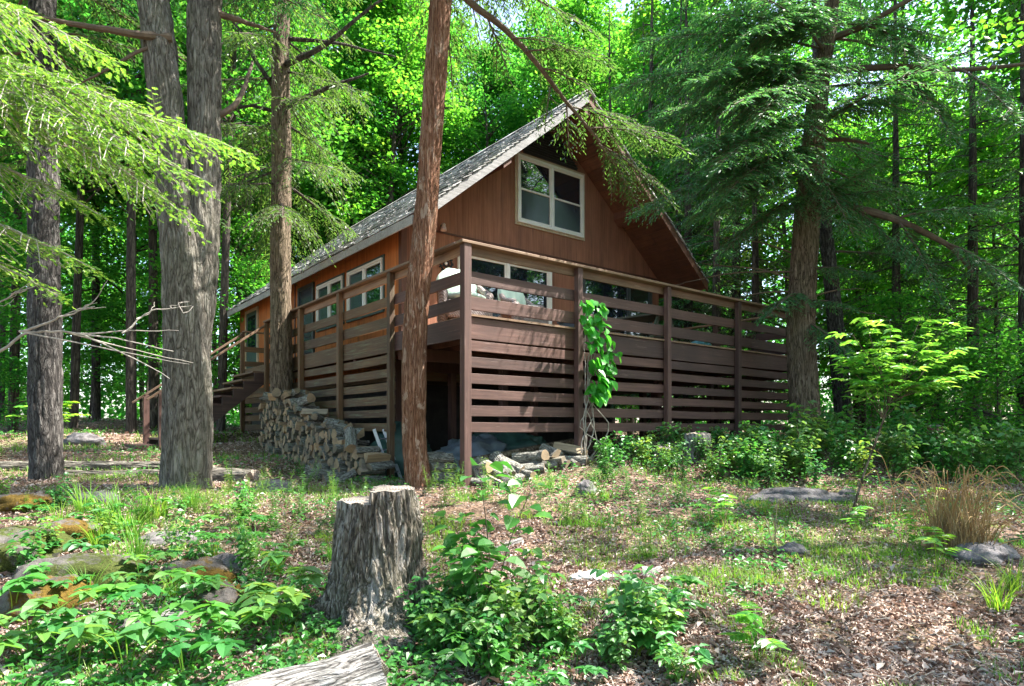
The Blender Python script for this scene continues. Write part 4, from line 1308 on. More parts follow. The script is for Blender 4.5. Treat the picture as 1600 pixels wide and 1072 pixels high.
# long stack outside the left skirting
cnt = 0
v = 1.75
heights = lambda v: np.interp(v, [1.7, 2.2, 3.0, 3.6, 4.3, 5.0, 5.8, 6.5, 7.1], [.36, .55, .72, .84, .96, 1.18, 1.12, .92, .72])
while v < 6.75 and cnt < 296:
    x, y = Wd(-.42, v); g = gz(x, y)
    h = heights(v); z = .05; row = 0
    while z < h:
        j = rg.normal(0, .035); vv = v+(.07 if row % 2 else 0)+rg.normal(0, .012)
        x, y = Wd(-.38+j-.06*(1-z/h), vv)
        ax = ua+va*rg.normal(0, .10)+UP*rg.normal(0, .05)
        if rg.random() < .13 and z > .2: ax = va*rg.choice([-1, 1])+ua*rg.normal(0, .5)+UP*rg.normal(0, .1)
        put_log((x, y, g+z), ax, rg.random()*6.28, "split firewood log in the long stack beside the deck skirting", "logs stacked outside the left side of the deck", rg.uniform(.82, 1.08))
        z += .108; row += 1; cnt += 1
    v += .148
for k in range(22):      # loose logs lying over the top and the face of the stack
    vv = rg.uniform(2.1, 6.8); h = heights(vv)
    x, y = Wd(-.42+rg.normal(0, .1), vv)
    put_log((x, y, gz(x, y)+h+.06+rg.random()*.05), va*rg.normal(1, .3)+ua*rg.normal(0, .9)+UP*rg.normal(0, .22), rg.random()*6, "weathered log lying loose on top of the long firewood stack", "loose logs on top of the firewood stack", 1.1)
for k in range(12):
    vv = rg.uniform(1.4, 3.6)
    x, y = Wd(-.78+rg.normal(0, .12), vv)
    put_log((x, y, gz(x, y)+.07), va*rg.normal(0, .6)+ua*rg.normal(1, .6)+UP*rg.normal(0, .3), rg.random()*6, "log fallen to the ground before the firewood stack", "logs fallen before the firewood stack")
# front row below the lowest slat
for k in range(16):
    u = .14+k*.128+rg.normal(0, .03)
    for lay in range(2 if k % 3 else 1):
        x, y = Wd(u+.05*lay, -.10+.16*lay+rg.normal(0, .04))
        g = gz(x, y)
        put_log((x, y, g+.09+.14*lay), -va*1.0+ua*rg.normal(.55, .45)-UP*rg.normal(.15, .3), rg.random()*6, "grey log leaning in the low row under the front deck boards", "logs in the low row under the deck front", rg.uniform(.9, 1.25), int(rg.choice([0, 1, 5, 6, 8, 8, 0, 3])))
for k, (u, v_, z) in enumerate([(-.05, .45, .1), (.0, .62, .1), (-.02, .5, .24), (.05, .8, .1), (-.06, .68, .23), (0, .98, .1), (.02, .86, .24), (-.03, .55, .36), (.0, .75, .37), (0, 1.1, .22)]):
    x, y = Wd(u, v_)
    put_log((x, y, gz(x, y)+z), ua+va*rg.normal(0, .1), rg.random()*6, "orange brown log in the small stack behind the corner post", "logs in the small stack behind the corner post", .95, int(rg.choice([0, 1, 8])))
# one long pole at the base
x0, y0 = Wd(.15, .30); x1, y1 = Wd(2.3, .35)
o = link("long_pole", MB().tube(curve([(0, 0, 0), (x1-x0, y1-y0, gz(x1, y1)-gz(x0, y0)+.02)], 12), .055, 10).mesh("long_pole", MAT["bark_brown"], True))
o.location = (x0, y0, gz(x0, y0)+.30); tag(o, "long bare pole lying behind the low log row under the deck", "pole")

# ------------------------------------------------------------------ things under and on the deck
def blob(name, rx, ry, rz_, seed, mat, amp=.35, freq=2.5, n=48, parent=None, flat=True):
    th, ph = np.meshgrid(np.linspace(0, 2*np.pi, n+1)[:-1], np.linspace(0.001, np.pi-.001, n//2))
    D = np.stack([np.sin(ph)*np.cos(th), np.sin(ph)*np.sin(th), np.cos(ph)], -1)
    r = 1+amp*(fbm(D*freq+seed*7.7, 5)-.5)*2-amp*.5*np.abs(2*vnoise(D*freq*1.7+seed*3.3)-1)+amp*.2
    sg = lambda a, p: np.sign(a)*np.abs(a)**p
    V = D*r[..., None]*np.array([rx, ry, rz_])
    if flat: V[..., 2] = np.where(V[..., 2] < -.35*rz_, -.35*rz_+.3*(V[..., 2]+.35*rz_), V[..., 2])
    m_, k_ = V.shape[:2]
    i = np.arange(m_-1)[:, None]*k_; j = np.arange(k_)[None]; k = (j+1) % k_
    Fq = np.stack([i+j, i+k_+j, i+k_+k, i+k], -1).reshape(-1, 4)
    me = np_mesh(name, V.reshape(-1, 3), Fq, MAT[mat], True)
    return me
plain_mat("tarp_green", (.03, .075, .065), .5, var=.4, sc=6, bmp=.4)
plain_mat("tarp_grey", (.08, .10, .12), .5, var=.4, sc=6, bmp=.4)
plain_mat("teal_cloth", (.10, .30, .32), .6, var=.3, sc=10, bmp=.4)
plain_mat("metal_grey", (.35, .38, .42), .4, .6, var=.2)
for nm, u, v_, s, sd_, mt, lb in [("tarp", 1.1, 1.3, (.55, .5, .38), 3, "tarp_grey", "crumpled grey tarpaulin heap under the deck behind the log row"),
                                   ("tarp", 2.0, 1.6, (.7, .5, .36), 4, "tarp_green", "crumpled dark green tarpaulin heap under the deck"),
                                   ("tarp", .45, 2.6, (.5, .5, .62), 5, "tarp_green", "tall rumpled dark sack standing in the open bay under the deck")]:
    x, y = Wd(u, v_); o = link(nm, blob(nm, *s, sd_, mt, .45, 3)); o.location = (x, y, gz(x, y)+s[2]*.30); tag(o, lb, "tarpaulin")
x, y = Wd(.12, 2.1)
o = empty("ladder", "grey metal ladder leaning in the open bay under the deck", "ladder", (x, y, gz(x, y)), ROT+.5)
for s in (-.13, .13):
    MB().beam((s, 0, 0), (s-.12, .25, .80), .03, .05).build("ladder_rail", MAT["metal_grey"], o)
for k in range(4):
    t = .15+k*.22
    MB().beam((-.13-.12*t, .25*t, .80*t), (.13-.12*t, .25*t, .80*t), .025, .025).build("rung", MAT["metal_grey"], o)

# wicker armchairs
def wicker(name, c1, c2):
    m, nt, b = new_mat(name)
    w = nt.nodes.new("ShaderNodeTexWave"); w.bands_direction = 'Z'; w.inputs["Scale"].default_value = 22; w.inputs["Distortion"].default_value = .5
    w2 = nt.nodes.new("ShaderNodeTexWave"); w2.bands_direction = 'DIAGONAL'; w2.inputs["Scale"].default_value = 16
    v = coords(nt); nt.links.new(v, w.inputs[0]); nt.links.new(v, w2.inputs[0])
    f = nt.nodes.new("ShaderNodeMath"); f.operation = 'MULTIPLY'; nt.links.new(w.outputs["Fac"], f.inputs[0]); nt.links.new(w2.outputs["Fac"], f.inputs[1])
    nt.links.new(ramp(nt, f.outputs[0], [(0, c1), (.6, c2)]), b.inputs["Base Color"]); b.inputs["Roughness"].default_value = .6
    bump(nt, b, f.outputs[0], .8, .01)
wicker("wicker_pale", (.20, .14, .12), (.50, .42, .40))
wicker("wicker_brown", (.10, .035, .015), (.30, .12, .05))
plain_mat("cushion_mint", (.50, .62, .52), .85, var=.12, sc=7, bmp=.15)
plain_mat("cushion_cream", (.66, .62, .52), .85, var=.12, sc=7, bmp=.15)
def armchair(u, v_, rz, label, c2):
    x, y = Wd(u, v_)
    o = empty("wicker_armchair", label, "armchair", (x, y, zz(1.492)), ROT+rz)
    # curved shell from arm to arm round the back
    a = np.linspace(-.12*np.pi, 1.12*np.pi, 30)
    hgt = np.interp(np.abs(a-np.pi/2)/(np.pi*.62), [0, .45, .7, 1], [.74, .70, .56, .52])
    V = []
    for r, b0 in ((.40, 1), (.34, 1)):
        for zf in np.linspace(0, 1, 8):
            rr = r*(.90+.10*zf)
            V.append(np.stack([rr*np.cos(a), rr*np.sin(a)*.95, hgt*zf], -1))
    n = len(a); V = np.concatenate(V); F = []
    for sh in (0, 1):
        for i in range(7):
            for j in range(n-1):
                q = [sh*8*n+i*n+j, sh*8*n+i*n+j+1, sh*8*n+(i+1)*n+j+1, sh*8*n+(i+1)*n+j]
                F.append(q if sh == 0 else q[::-1])
    for i in range(7):
        F.append([i*n, (i+1)*n, 8*n+(i+1)*n, 8*n+i*n]); F.append([i*n+n-1, 8*n+i*n+n-1, 8*n+(i+1)*n+n-1, (i+1)*n+n-1])
    link("shell", np_mesh("shell", V, np.array(F), MAT["wicker_brown"], True), o)
    rim = np.stack([.375*np.cos(a), .355*np.sin(a), hgt+.01], -1)
    mb = MB().tube(rim, .045, 10); mb.build("arm_roll", MAT["wicker_pale"], o, True)
    for s in (-1, 1):
        c = lathe(MB(), [(0, .50), (.06, .495), (.075, .46), (.07, .40), (.062, .2), (.065, .0), (0, 0)], 14)
        p = c.build("arm_front", MAT["wicker_pale"], o, True); p.location = (s*.355, -.14, .02)
    MB().box((-.33, -.30, .10), (.33, .28, .36)).build("seat_box", MAT["wicker_pale"], o, bevel=.03)
    p = link("seat_cushion", blob("seat_cushion", .33, .34, .09, 9, c2, .05, 1.5, flat=False), o); p.location = (0, -.03, .43)
    p = link("back_cushion", blob("back_cushion", .37, .12, .30, 10, "cushion_mint", .12, 1.8, flat=False), o); p.location = (0, .23, .66); p.rotation_euler = (-.2, 0, .06)
    return o
armchair(.62, .95, -.25, "wicker armchair with pale cushions behind the deck corner post", "cushion_mint")
armchair(1.98, 1.2, .2, "wicker armchair with mint and cream cushions before the sliding patio door", "cushion_cream")
# low grey storage box
x, y = Wd(2.62, .50)
o = empty("storage_box", "low blue grey storage box on the deck beside the wicker armchair", "box", (x, y, zz(1.492)), ROT)
plain_mat("box_blue", (.10, .13, .17), .5, var=.1)
MB().box((-.30, -.2, 0), (.30, .2, .20)).build("body", MAT["box_blue"], o, bevel=.015)
MB().box((-.32, -.22, .202), (.32, .22, .24)).build("lid", MAT["box_blue"], o, bevel=.012)
# picnic table
plank_mat("table_wood", (.035, .05, .03), (.12, .13, .09), grain=(30, 1.2, 30))
x, y = Wd(5.5, 1.75)
o = empty("picnic_table", "dark weathered picnic table with benches on the deck behind the vine", "table", (x, y, zz(1.492)), ROT+.15)
for k in range(5): MB().box((-.38+k*.155, -.9, .72), (-.38+k*.155+.145, .9, .76)).build("table_top_board", MAT["table_wood"], o, bevel=.004)
for s in (-1, 1):
    MB().box((s*.72-.12, -.9, .42), (s*.72+.12, .9, .46)).build("bench_seat", MAT["table_wood"], o, bevel=.004)
for yy in (-.65, .65):
    MB().box((-.72, yy-.02, .33), (.72, yy+.02, .418)).build("cross_beam", MAT["table_wood"], o)
    for s in (-1, 1):
        MB().beam((s*.62, yy+.045, .02), (s*.22, yy+.045, .718), .04, .09, up=(1, 0, 0)).build("leg", MAT["table_wood"], o)
x, y = Wd(5.75, .42)
o = link("folded_cloth", blob("folded_cloth", .20, .15, .14, 14, "teal_cloth", .4, 3)); o.location = (x, y, zz(1.54)); tag(o, "small rumpled teal cloth bundle on the deck floor near the rail", "cloth")

# ------------------------------------------------------------------ stumps, logs, rocks
def stump():
    cx, cy = at(590, 975, 4.3)[:2]; g = gz(cx, cy)
    o = empty("tree_stump", "large weathered cut stump with flared roots and a notched top in the foreground", "stump", (cx, cy, g))
    seg = 260; n = 130
    th = np.arange(seg)/seg*2*np.pi; s = np.linspace(0, 1, n)
    H = 0.86
    zz_ = -.12+s*(H+.12)
    r0 = np.interp(zz_, [-.12, 0, .08, .2, .4, .86], [.62, .50, .40, .325, .278, .245])
    root = 1+(.26*np.sin(4*th+.8)+.14*np.sin(7*th+2)+.1*np.sin(3*th))[None]*np.exp(-np.clip(zz_, 0, 9)/.16)[:, None]
    r = r0[:, None]*root
    X = np.stack([r*np.cos(th)/.035, r*np.sin(th)/.035, (zz_[:, None]+0*r)/.30], -1)
    w = vnoise(X*.45)
    a = vnoise(X+np.stack([w, 1-w, 0*w], -1)*2.2); b = fbm(X*2.3, 3)
    a2 = vnoise(X*np.array([2.1, 2.1, 1.6])+4)
    h = np.minimum(np.clip(np.abs(2*a-1)*2.2, 0, 1), .25+np.clip(np.abs(2*a2-1)*2.2, 0, 1))
    r = r+.034*(h-.6)+.02*(b-.5)+.05*(vnoise(np.stack([np.cos(th)[None]*1.6+0*r, np.sin(th)[None]*1.6+0*r, zz_[:, None]*2+0*r], -1))-.5)
    x = r*np.cos(th); y = r*np.sin(th)
    top = np.where(np.cos(th-.15)*.245 > -.02, H, H-.075)[None]+.006*np.sin(9*th)[None]
    z = -.12+s[:, None]*(top+.12)
    V = np.stack([x, y, z], -1).reshape(-1, 3)
    i = np.arange(n-1)[:, None]*seg; j = np.arange(seg)[None]; k = (j+1) % seg
    F1 = np.stack([i+j, i+k, i+seg+k, i+seg+j], -1).reshape(-1, 4)
    link("bark", np_mesh("bark", V, F1, MAT["bark_stump"], True), o)
    # cut top as rings inwards
    V2 = []; m_ = 26
    for q in range(m_):
        f = 1-q/(m_-1)*.999
        xx = x[-1]*f; yy = y[-1]*f
        zt = np.where(xx*math.cos(.15)+yy*math.sin(.15) > -.02+.02*np.sin(yy*40), H, H-.075)+.007*(fbm(np.stack([xx*9, yy*60, 0*xx], -1), 3)-.5)
        if q == 0: zt = z[-1]
        V2.append(np.stack([xx, yy, zt], -1))
    V2 = np.concatenate(V2); i = np.arange(m_-1)[:, None]*seg
    F2 = np.stack([i+j, i+k, i+seg+k, i+seg+j], -1).reshape(-1, 4)
    m, nt, b = new_mat("stump_top")
    wv = nt.nodes.new("ShaderNodeTexWave"); wv.wave_type = 'RINGS'; wv.rings_direction = 'Z'; wv.inputs["Scale"].default_value = 16
    wv.inputs["Distortion"].default_value = 3; wv.inputs["Detail"].default_value = 3; nt.links.new(coords(nt), wv.inputs["Vector"])
    g1 = mix(nt, noise(nt, coords(nt, (8, 60, 8)), 1.5, 5), wv.outputs["Fac"], .35)
    nt.links.new(ramp(nt, g1, [(.3, (.10, .075, .055)), (.5, (.26, .21, .17)), (.7, (.44, .38, .32))]), b.inputs["Base Color"]); b.inputs["Roughness"].default_value = .9
    bump(nt, b, g1, .6, .01)
    link("cut_top", np_mesh("cut_top", V2, F2, m, False), o)
stump()
def ground_log(name, label, cat, p, q, r, mat, seed, endm="stump_top", amp=.02, sink=.3, rw=.035, q2=None, taper=.92):
    p = np.array(p, float); q = np.array(q, float)
    pts = [p, q] if q2 is None else [p, np.array(q2, float), q]
    o = empty(name, label, cat, tuple(p))
    L = [x-p for x in pts]
    ln = np.linalg.norm(L[-1])
    # build along local z for the bark texture, then turn
    V, Fq, Q, _ = trunk_geo([(0, 0, 0), (0, 0, ln/2), (0, 0, ln)], [r, r*(1+taper)/2, r*taper], seg=72, step=.03, amp=amp, rw=rw, rl=.3, flare=0, seed=seed)
    n = len(V)//72
    V = V.reshape(n, 72, 3)
    for e, sg in ((0, -1), (n-1, 1)):
        V[e, :, 2] += sg*(fbm(V[e]*14+seed, 3)-.5)*.08
    b = link("bark", np_mesh("bark", V.reshape(-1, 3), Fq, MAT[mat], True), o)
    qt = Vector(L[-1]).to_track_quat('Z', 'Y').to_euler()
    b.rotation_euler = qt
    for e, sg in ((0, -1), (n-1, 1)):
        c = V[e].mean(0)+[0, 0, .02*sg]; Vc = []; Fc = []; caps = []
        ring = list(V[e]); mid = [c+(p_-c)*.5+np.array([0, 0, rng.normal(0, .012)]) for p_ in ring]
        Vc = ring+mid+[c]
        for j in range(72):
            k = (j+1) % 72
            f1 = [j, k, 72+k, 72+j]
            Fc.append(f1 if sg > 0 else f1[::-1]); caps.append([72+j, 72+k, 144] if sg > 0 else [72+k, 72+j, 144])
        e_ = link("cut_end", np_mesh("cut_end", np.array(Vc), [np.array(Fc), np.array(caps)], MAT[endm], False), o)
        e_.rotation_euler = qt
    return o
def gp(px, Y, dz=0.0):
    x = (px-800)/F*Y
    return (x, Y, gz(x, Y)+dz)
ground_log("fallen_log", "thick pale grey barked log lying across the bottom edge of the picture", "log", (at(60, 1240, 2.75)), (at(596, 1066, 3.24)), .21, "bark_log", 21, amp=.030)
# timbers at the left
ground_log("fallen_log", "short thick mossy log with dark end beside the large forked tree", "log", gp(318, 9.6, .05), gp(396, 9.2, .06), .17, "bark_gray", 22)
ground_log("garden_timber", "long flat mossy timber edging the path behind the trunks", "log", gp(-60, 10.6, .04), gp(262, 10.7, .05), .10, "bark_gray", 23)
ground_log("garden_timber", "shorter grey timber lying just before the forked tree trunk", "log", gp(95, 9.9, .02), gp(250, 10.0, .03), .075, "bark_gray", 24)
ground_log("fallen_branch", "white weathered branch end beside the pale flat stone", "branch", gp(905, 5.25, .0), gp(995, 5.45, .02), .032, "bark_log", 25, amp=.006)
ground_log("fallen_branch", "short white stick lying right of the pale flat stone", "branch", gp(1003, 5.3, .0), gp(1032, 5.5, .03), .034, "bark_log", 26, amp=.006)
ground_log("fallen_branch", "pale dead branch on the leaf litter right of the stump", "branch", gp(770, 6.0, .0), gp(815, 6.25, .03), .030, "bark_log", 27, amp=.006)
ground_log("old_stump", "low grey hollow stump beneath the right bays of the deck", "stump", gp(1090, 10.2, -.1), tuple(np.array(gp(1090, 10.2, .36))), .21, "bark_log", 28, amp=.03)
ground_log("old_stump", "grey rotten stump next to the low hollow one", "stump", gp(1035, 10.0, -.1), tuple(np.array(gp(1038, 10.0, .22))), .17, "bark_stump", 29, amp=.03)
ground_log("cut_post", "orange brown upright log post among the bushes at right", "stump", gp(1463, 11.6, -.1), tuple(np.array(gp(1460, 11.6, .78))), .13, "bark_cedar", 30, amp=.008)
ground_log("cut_post", "second thinner orange log post just right of the first", "stump", gp(1485, 11.9, -.1), tuple(np.array(gp(1487, 11.9, .55))), .10, "bark_cedar", 31, amp=.008)

def rock_mats():
    for nm, c1, c2, moss, lo in (("rock_mossy", (.045, .038, .035), (.15, .135, .125), (.12, .075, .012), .46), ("rock_green", (.045, .038, .035), (.14, .13, .12), (.06, .075, .015), .45), ("rock_grey", (.06, .054, .055), (.20, .185, .19), (.10, .10, .05), .62)):
        m, nt, b = new_mat(nm)
        n = noise(nt, coords(nt), 9, 7, .65)
        c = ramp(nt, n, [(.3, c1), (.7, c2)])
        mz = noise(nt, coords(nt), 2.6, 6, .7)
        m2 = noise(nt, coords(nt), 60, 3, .7)
        mc = mix(nt, tuple(x*.45 for x in moss), moss, ramp(nt, m2, [(.35, (0, 0, 0)), (.65, (1, 1, 1))]))
        c = mix(nt, c, mc, ramp(nt, mz, [(lo, (0, 0, 0)), (lo+.07, (1, 1, 1))]))
        nt.links.new(c, b.inputs["Base Color"]); b.inputs["Roughness"].default_value = .92; b.inputs["Specular IOR Level"].default_value = .2
        bump(nt, b, mix(nt, n, m2, .5), .9, .03)
rock_mats()
for i, (px, Y, s, rz_, mt, lb) in enumerate([
    (25, 6.9, (.5, .3, .15), .2, "rock_mossy", "orange mossed rock at the far left below the dark trunk"),
    (95, 5.4, (.34, .26, .18), .5, "rock_mossy", "rounded rock half covered in brown moss, left foreground"),
    (20, 5.0, (.40, .35, .20), 1.2, "rock_green", "green mossed boulder cut by the left picture edge"),
    (130, 4.6, (.50, .30, .17), .3, "rock_green", "dark flat boulder under the left leafy plants"),
    (60, 4.15, (.32, .25, .18), .8, "rock_mossy", "rusty mossed rock low at the left"),
    (308, 4.75, (.27, .2, .14), .1, "rock_mossy", "bright orange moss cushion rock left of the stump"),
    (350, 4.95, (.20, .13, .13), .4, "rock_grey", "rough purplish grey stone behind the orange moss cushion"),
    (345, 4.35, (.22, .16, .10), 2., "rock_mossy", "small moss topped stone near the log end"),
    (262, 5.7, (.30, .18, .08), .6, "rock_grey", "long grey stone slab in the left clearing"),
    (145, 7.1, (.26, .16, .11), .3, "rock_grey", "grey rock at the foot of the grass clump"),
    (430, 8.5, (.26, .22, .13), .0, "rock_grey", "half buried stone before the firewood stack"),
    (130, 14.5, (.45, .3, .22), .0, "rock_grey", "grey boulder in the sunny leaves before the far trees"),
    (922, 5.25, (.19, .12, .045), .1, "rock_grey", "pale flat stone lying in the leaf litter"),
    (1250, 8.5, (.55, .30, .13), -.25, "rock_grey", "wide low rock ledge before the green bushes"),
    (1205, 8.2, (.34, .2, .08), .3, "rock_grey", "flat rock shelf at the left end of the ledge"),
    (1322, 8.4, (.13, .10, .15), .0, "rock_grey", "pointed grey stone at the right end of the ledge"),
    (1535, 5.7, (.30, .22, .13), .5, "rock_grey", "rough stone beside the dry grass clump"),
    (1240, 6.0, (.16, .12, .08), .5, "rock_grey", "small dark stone in the open leaf litter"),
    (915, 7.9, (.14, .11, .13), .5, "rock_grey", "dark upright stone before the vine covered post"),
    (235, 4.0, (.2, .14, .05), .9, "rock_grey", "flat stone showing through the leaves left of the log")]):
    x = (px-800)/F*Y
    o = link("rock", blob("rock", *s, i*3+2, mt, .38, 1.7, 56)); o.location = (x, Y, gz(x, Y)+s[2]*.12); o.rotation_euler = (0, 0, rz_); tag(o, lb, "rock")
bpy.data.objects["rock.012"].data.materials[0] = (plain_mat("pale_stone", (.42, .43, .41), .9, var=.2), MAT["pale_stone"])[1]

# ------------------------------------------------------------------ vine on the second post
def vine():
    rg = np.random.default_rng(91)
    x, y = Wd(2.05, -.12); g = gz(x, y)
    o = empty("climbing_vine", "bright green heart leaved vine climbing the second front post", "vine", (x, y, g), ROT)
    mb = MB(); P = []
    H0 = zz(1.85)-g
    for k, (du, top, out) in enumerate([(0, H0, 0), (.05, H0*.8, .1), (-.04, H0*.9, .05), (.12, H0*.62, .35), (.2, .75*H0, .5), (-.15, .5*H0, -.2), (.35, .4*H0, .7)]):
        c = curve([(du*.5, -.05, 0), (du+rg.normal(0, .1), -.12, top*.3), (rg.normal(0, .05), -.06, top*.6), (out*.4, -.08, top)], 24)
        c[:, :2] += np.cumsum(rg.normal(0, .014, (24, 2)), 0)
        mb.tube(c, np.linspace(.012, .004, 24), 5)
    mb.build("stems", MAT["dead_twig"], o)
    n = 150
    t = rg.random(n)**.9
    zc = zz(.42)+t*(1.48)-g
    # outline of the leaf mass: narrow at top, wide to the right at mid height
    cu = np.interp(t, [0, .2, .45, .7, 1], [.10, .22, .26, .10, -.02]); wu = np.interp(t, [0, .25, .5, .75, .95, 1], [.10, .24, .34, .22, .22, .10])
    P = np.stack([cu+rg.uniform(-1, 1, n)*wu, -.12-rg.random(n)*.16, zc], -1)
    D = np.stack([rg.normal(0, .5, n), rg.normal(-.35, .25, n), rg.normal(-.7, .3, n)], -1)
    N = np.stack([rg.normal(0, .6, n), -np.ones(n)*.8, rg.uniform(.1, 1.6, n)], -1)
    V, Fq = leaves(P, D, N, rg.uniform(.10, .19, n), rg.uniform(.10, .17, n), .2)
    link("foliage", np_mesh("foliage", V, Fq, MAT["vine_leaf"]), o)
vine()

# ------------------------------------------------------------------ small plants
def plant_proto(kind, seed):
    rg = np.random.default_rng(seed)
    st = MB(); P = []; D = []; N = []; L = []; W = []
    if kind == 'whorl':          # low stems, whorls of oval leaves
        for k in range(rg.integers(4, 7)):
            a = rg.random()*6.28; l = rg.uniform(.16, .34); r = rg.uniform(.05, .28)
            tip = np.array([r*np.cos(a), r*np.sin(a), l])
            st.tube(curve([(0, 0, -.03), tip*[.4, .4, .7], tip], 6), .0028, 4, cap=False)
            m = rg.integers(5, 8); a0 = rg.random()*6
            for j in range(m):
                b = a0+j*2*np.pi/m+rg.normal(0, .12)
                P.append(tip+rg.normal(0, .006, 3)); D.append([np.cos(b), np.sin(b), rg.uniform(-.25, .15)]); N.append([rg.normal(0, .15), rg.normal(0, .15), 1]); L.append(rg.uniform(.085, .14)); W.append(L[-1]*rg.uniform(.5, .62))
    elif kind == 'bush':         # upright twigs, alternate round leaves
        for k in range(rg.integers(4, 7)):
            a = rg.random()*6.28; l = rg.uniform(.35, .8); r = rg.uniform(.05, .25)
            c = curve([(0, 0, -.05), (r*.3*np.cos(a), r*.3*np.sin(a), l*.5), (r*np.cos(a), r*np.sin(a), l)], 14)
            st.tube(c, np.linspace(.0045, .002, 14), 5, cap=False)
            for i in range(3, 14):
                for q in range(3 if i > 9 else 2):
                    b = rg.random()*6.28
                    off = np.array([np.cos(b), np.sin(b), .2])*rg.uniform(.0, .10)
                    P.append(c[i]+off); D.append([np.cos(b), np.sin(b), rg.uniform(-.5, .2)]); N.append([rg.normal(0, .3), rg.normal(0, .3), 1]); L.append(rg.uniform(.06, .105)); W.append(L[-1]*rg.uniform(.72, .9))
    elif kind == 'spike':        # goldenrod-like upright stems, narrow leaves
        for k in range(rg.integers(3, 6)):
            a = rg.random()*6.28; l = rg.uniform(.22, .48); r = rg.uniform(.02, .14)
            c = curve([(rg.normal(0, .04), rg.normal(0, .04), -.03), (r*np.cos(a), r*np.sin(a), l)], 24)
            st.tube(c[::4], .002, 4, cap=False)
            for i in range(3, 24):
                for q in range(2):
                    b = i*2.4+q*3.1+rg.normal(0, .2)
                    P.append(c[i]); D.append([np.cos(b), np.sin(b), rg.uniform(.1, .6)]); N.append([0, 0, 1]); L.append(rg.uniform(.05, .085)*(1-.5*i/24)); W.append(L[-1]*.2)
    elif kind == 'compound':     # small seedling, arching compound leaves
        for k in range(rg.integers(3, 6)):
            a = rg.random()*6.28; l = rg.uniform(.12, .3); r = rg.uniform(.1, .22)
            c = curve([(0, 0, -.02), (r*.3*np.cos(a), r*.3*np.sin(a), l*.9), (r*np.cos(a), r*np.sin(a), l)], 12)
            st.tube(c[::2], .002, 4, cap=False)
            sd_ = np.array([-np.sin(a), np.cos(a), 0])
            for i in range(4, 12):
                for s in (-1, 1):
                    P.append(c[i]); D.append(sd_*s+np.array([np.cos(a), np.sin(a), 0])*.6); N.append([rg.normal(0, .2), rg.normal(0, .2), 1]); L.append(rg.uniform(.05, .08)); W.append(L[-1]*.4)
    P, D, N = map(lambda q: np.array(q, float), (P, D, N)); L = np.array(L); W = np.array(W)
    V, Fq = leaves(P, D, N, L, W)
    return st.mesh("stem", MAT["twig"] if kind == 'bush' else MAT["grass_blade"]), (V, Fq)
def blades(n, h, spread, lean, w, rg, curl=.5, wild=.8):
    a = rg.random(n)*2*np.pi; r = spread*np.sqrt(rg.random(n))
    B = np.stack([r*np.cos(a), r*np.sin(a), np.full(n, -.01)], -1)
    b = a+rg.normal(0, wild, n); hh = h*rg.uniform(.5, 1.1, n); le = lean*rg.uniform(.2, 1.2, n)
    O = np.stack([np.cos(b), np.sin(b), 0*b], -1); S = np.stack([-np.sin(b), np.cos(b), 0*b], -1)
    rows = []
    K = 5
    for k in range(K+1):
        t = k/K
        c = B+O*(le*hh*t**1.8)[:, None]+UP*(hh*(t-curl*.5*t**3*le/(lean+1e-6)))[:, None]
        ww = w*(1-t**2.2)+w*.04
        rows.append(c-S*ww/2); rows.append(c+S*ww/2)
    V = np.stack(rows, 1).reshape(-1, 3)
    base = np.arange(n)[:, None, None]*(2*(K+1)); k = np.arange(K)[None, :, None]*2
    Fq = (base+k+np.array([0, 1, 3, 2])[None, None]).reshape(-1, 4)
    return V, Fq
def plant_thing(name, st, lf, mat, loc, rz, sc, label, cat, group):
    o = empty(name, label, cat, loc, rz, group); o.scale = (sc, sc, sc)
    link("stem", st, o)
    link("foliage", lf, o)
    return o
PP = {}
for kind, seeds, mats in (('whorl', (1, 2, 3, 11), ("low_leaf", "low_leaf", "low_leaf_light")), ('bush', (4, 5, 6), ("low_leaf", "low_leaf_light")), ('spike', (7, 8), ("low_leaf_light",)), ('compound', (9, 10), ("sapling_leaf",))):
    PP[kind] = []
    for s in seeds:
        st, (V, Fq) = plant_proto(kind, s)
        for m_ in mats: PP[kind].append((st, np_mesh("foliage", V, Fq, MAT[m_])))
PI = {'whorl': ("leafy_seedling", "low plant with whorls of oval green leaves in the foreground undergrowth", "plant", "low leafy plants of the foreground"),
      'bush': ("leafy_shrub", "small shrub with round leaves on thin twigs near the cut stump", "shrub", "round leaved shrubs around the stump"),
      'spike': ("wild_herb", "upright herb with narrow leaves growing in the clearing", "plant", "narrow leaved herbs in the clearing"),
      'compound': ("tree_seedling", "tiny seedling with pale compound leaves in the litter", "seedling", "seedlings with compound leaves")}
rg = np.random.default_rng(314)
def put(kind, px, Y, sc=1.0, v=None, label=None):
    x = (px-800)/F*Y
    k = rg.integers(len(PP[kind])) if v is None else v
    nm, lb, ct, gr = PI[kind]
    st, lf = PP[kind][k]
    o = plant_thing(nm, st, lf, None, (x, Y, gz(x, Y)), rg.random()*6.28, sc, label or lb, ct, None if label else gr)
    return o
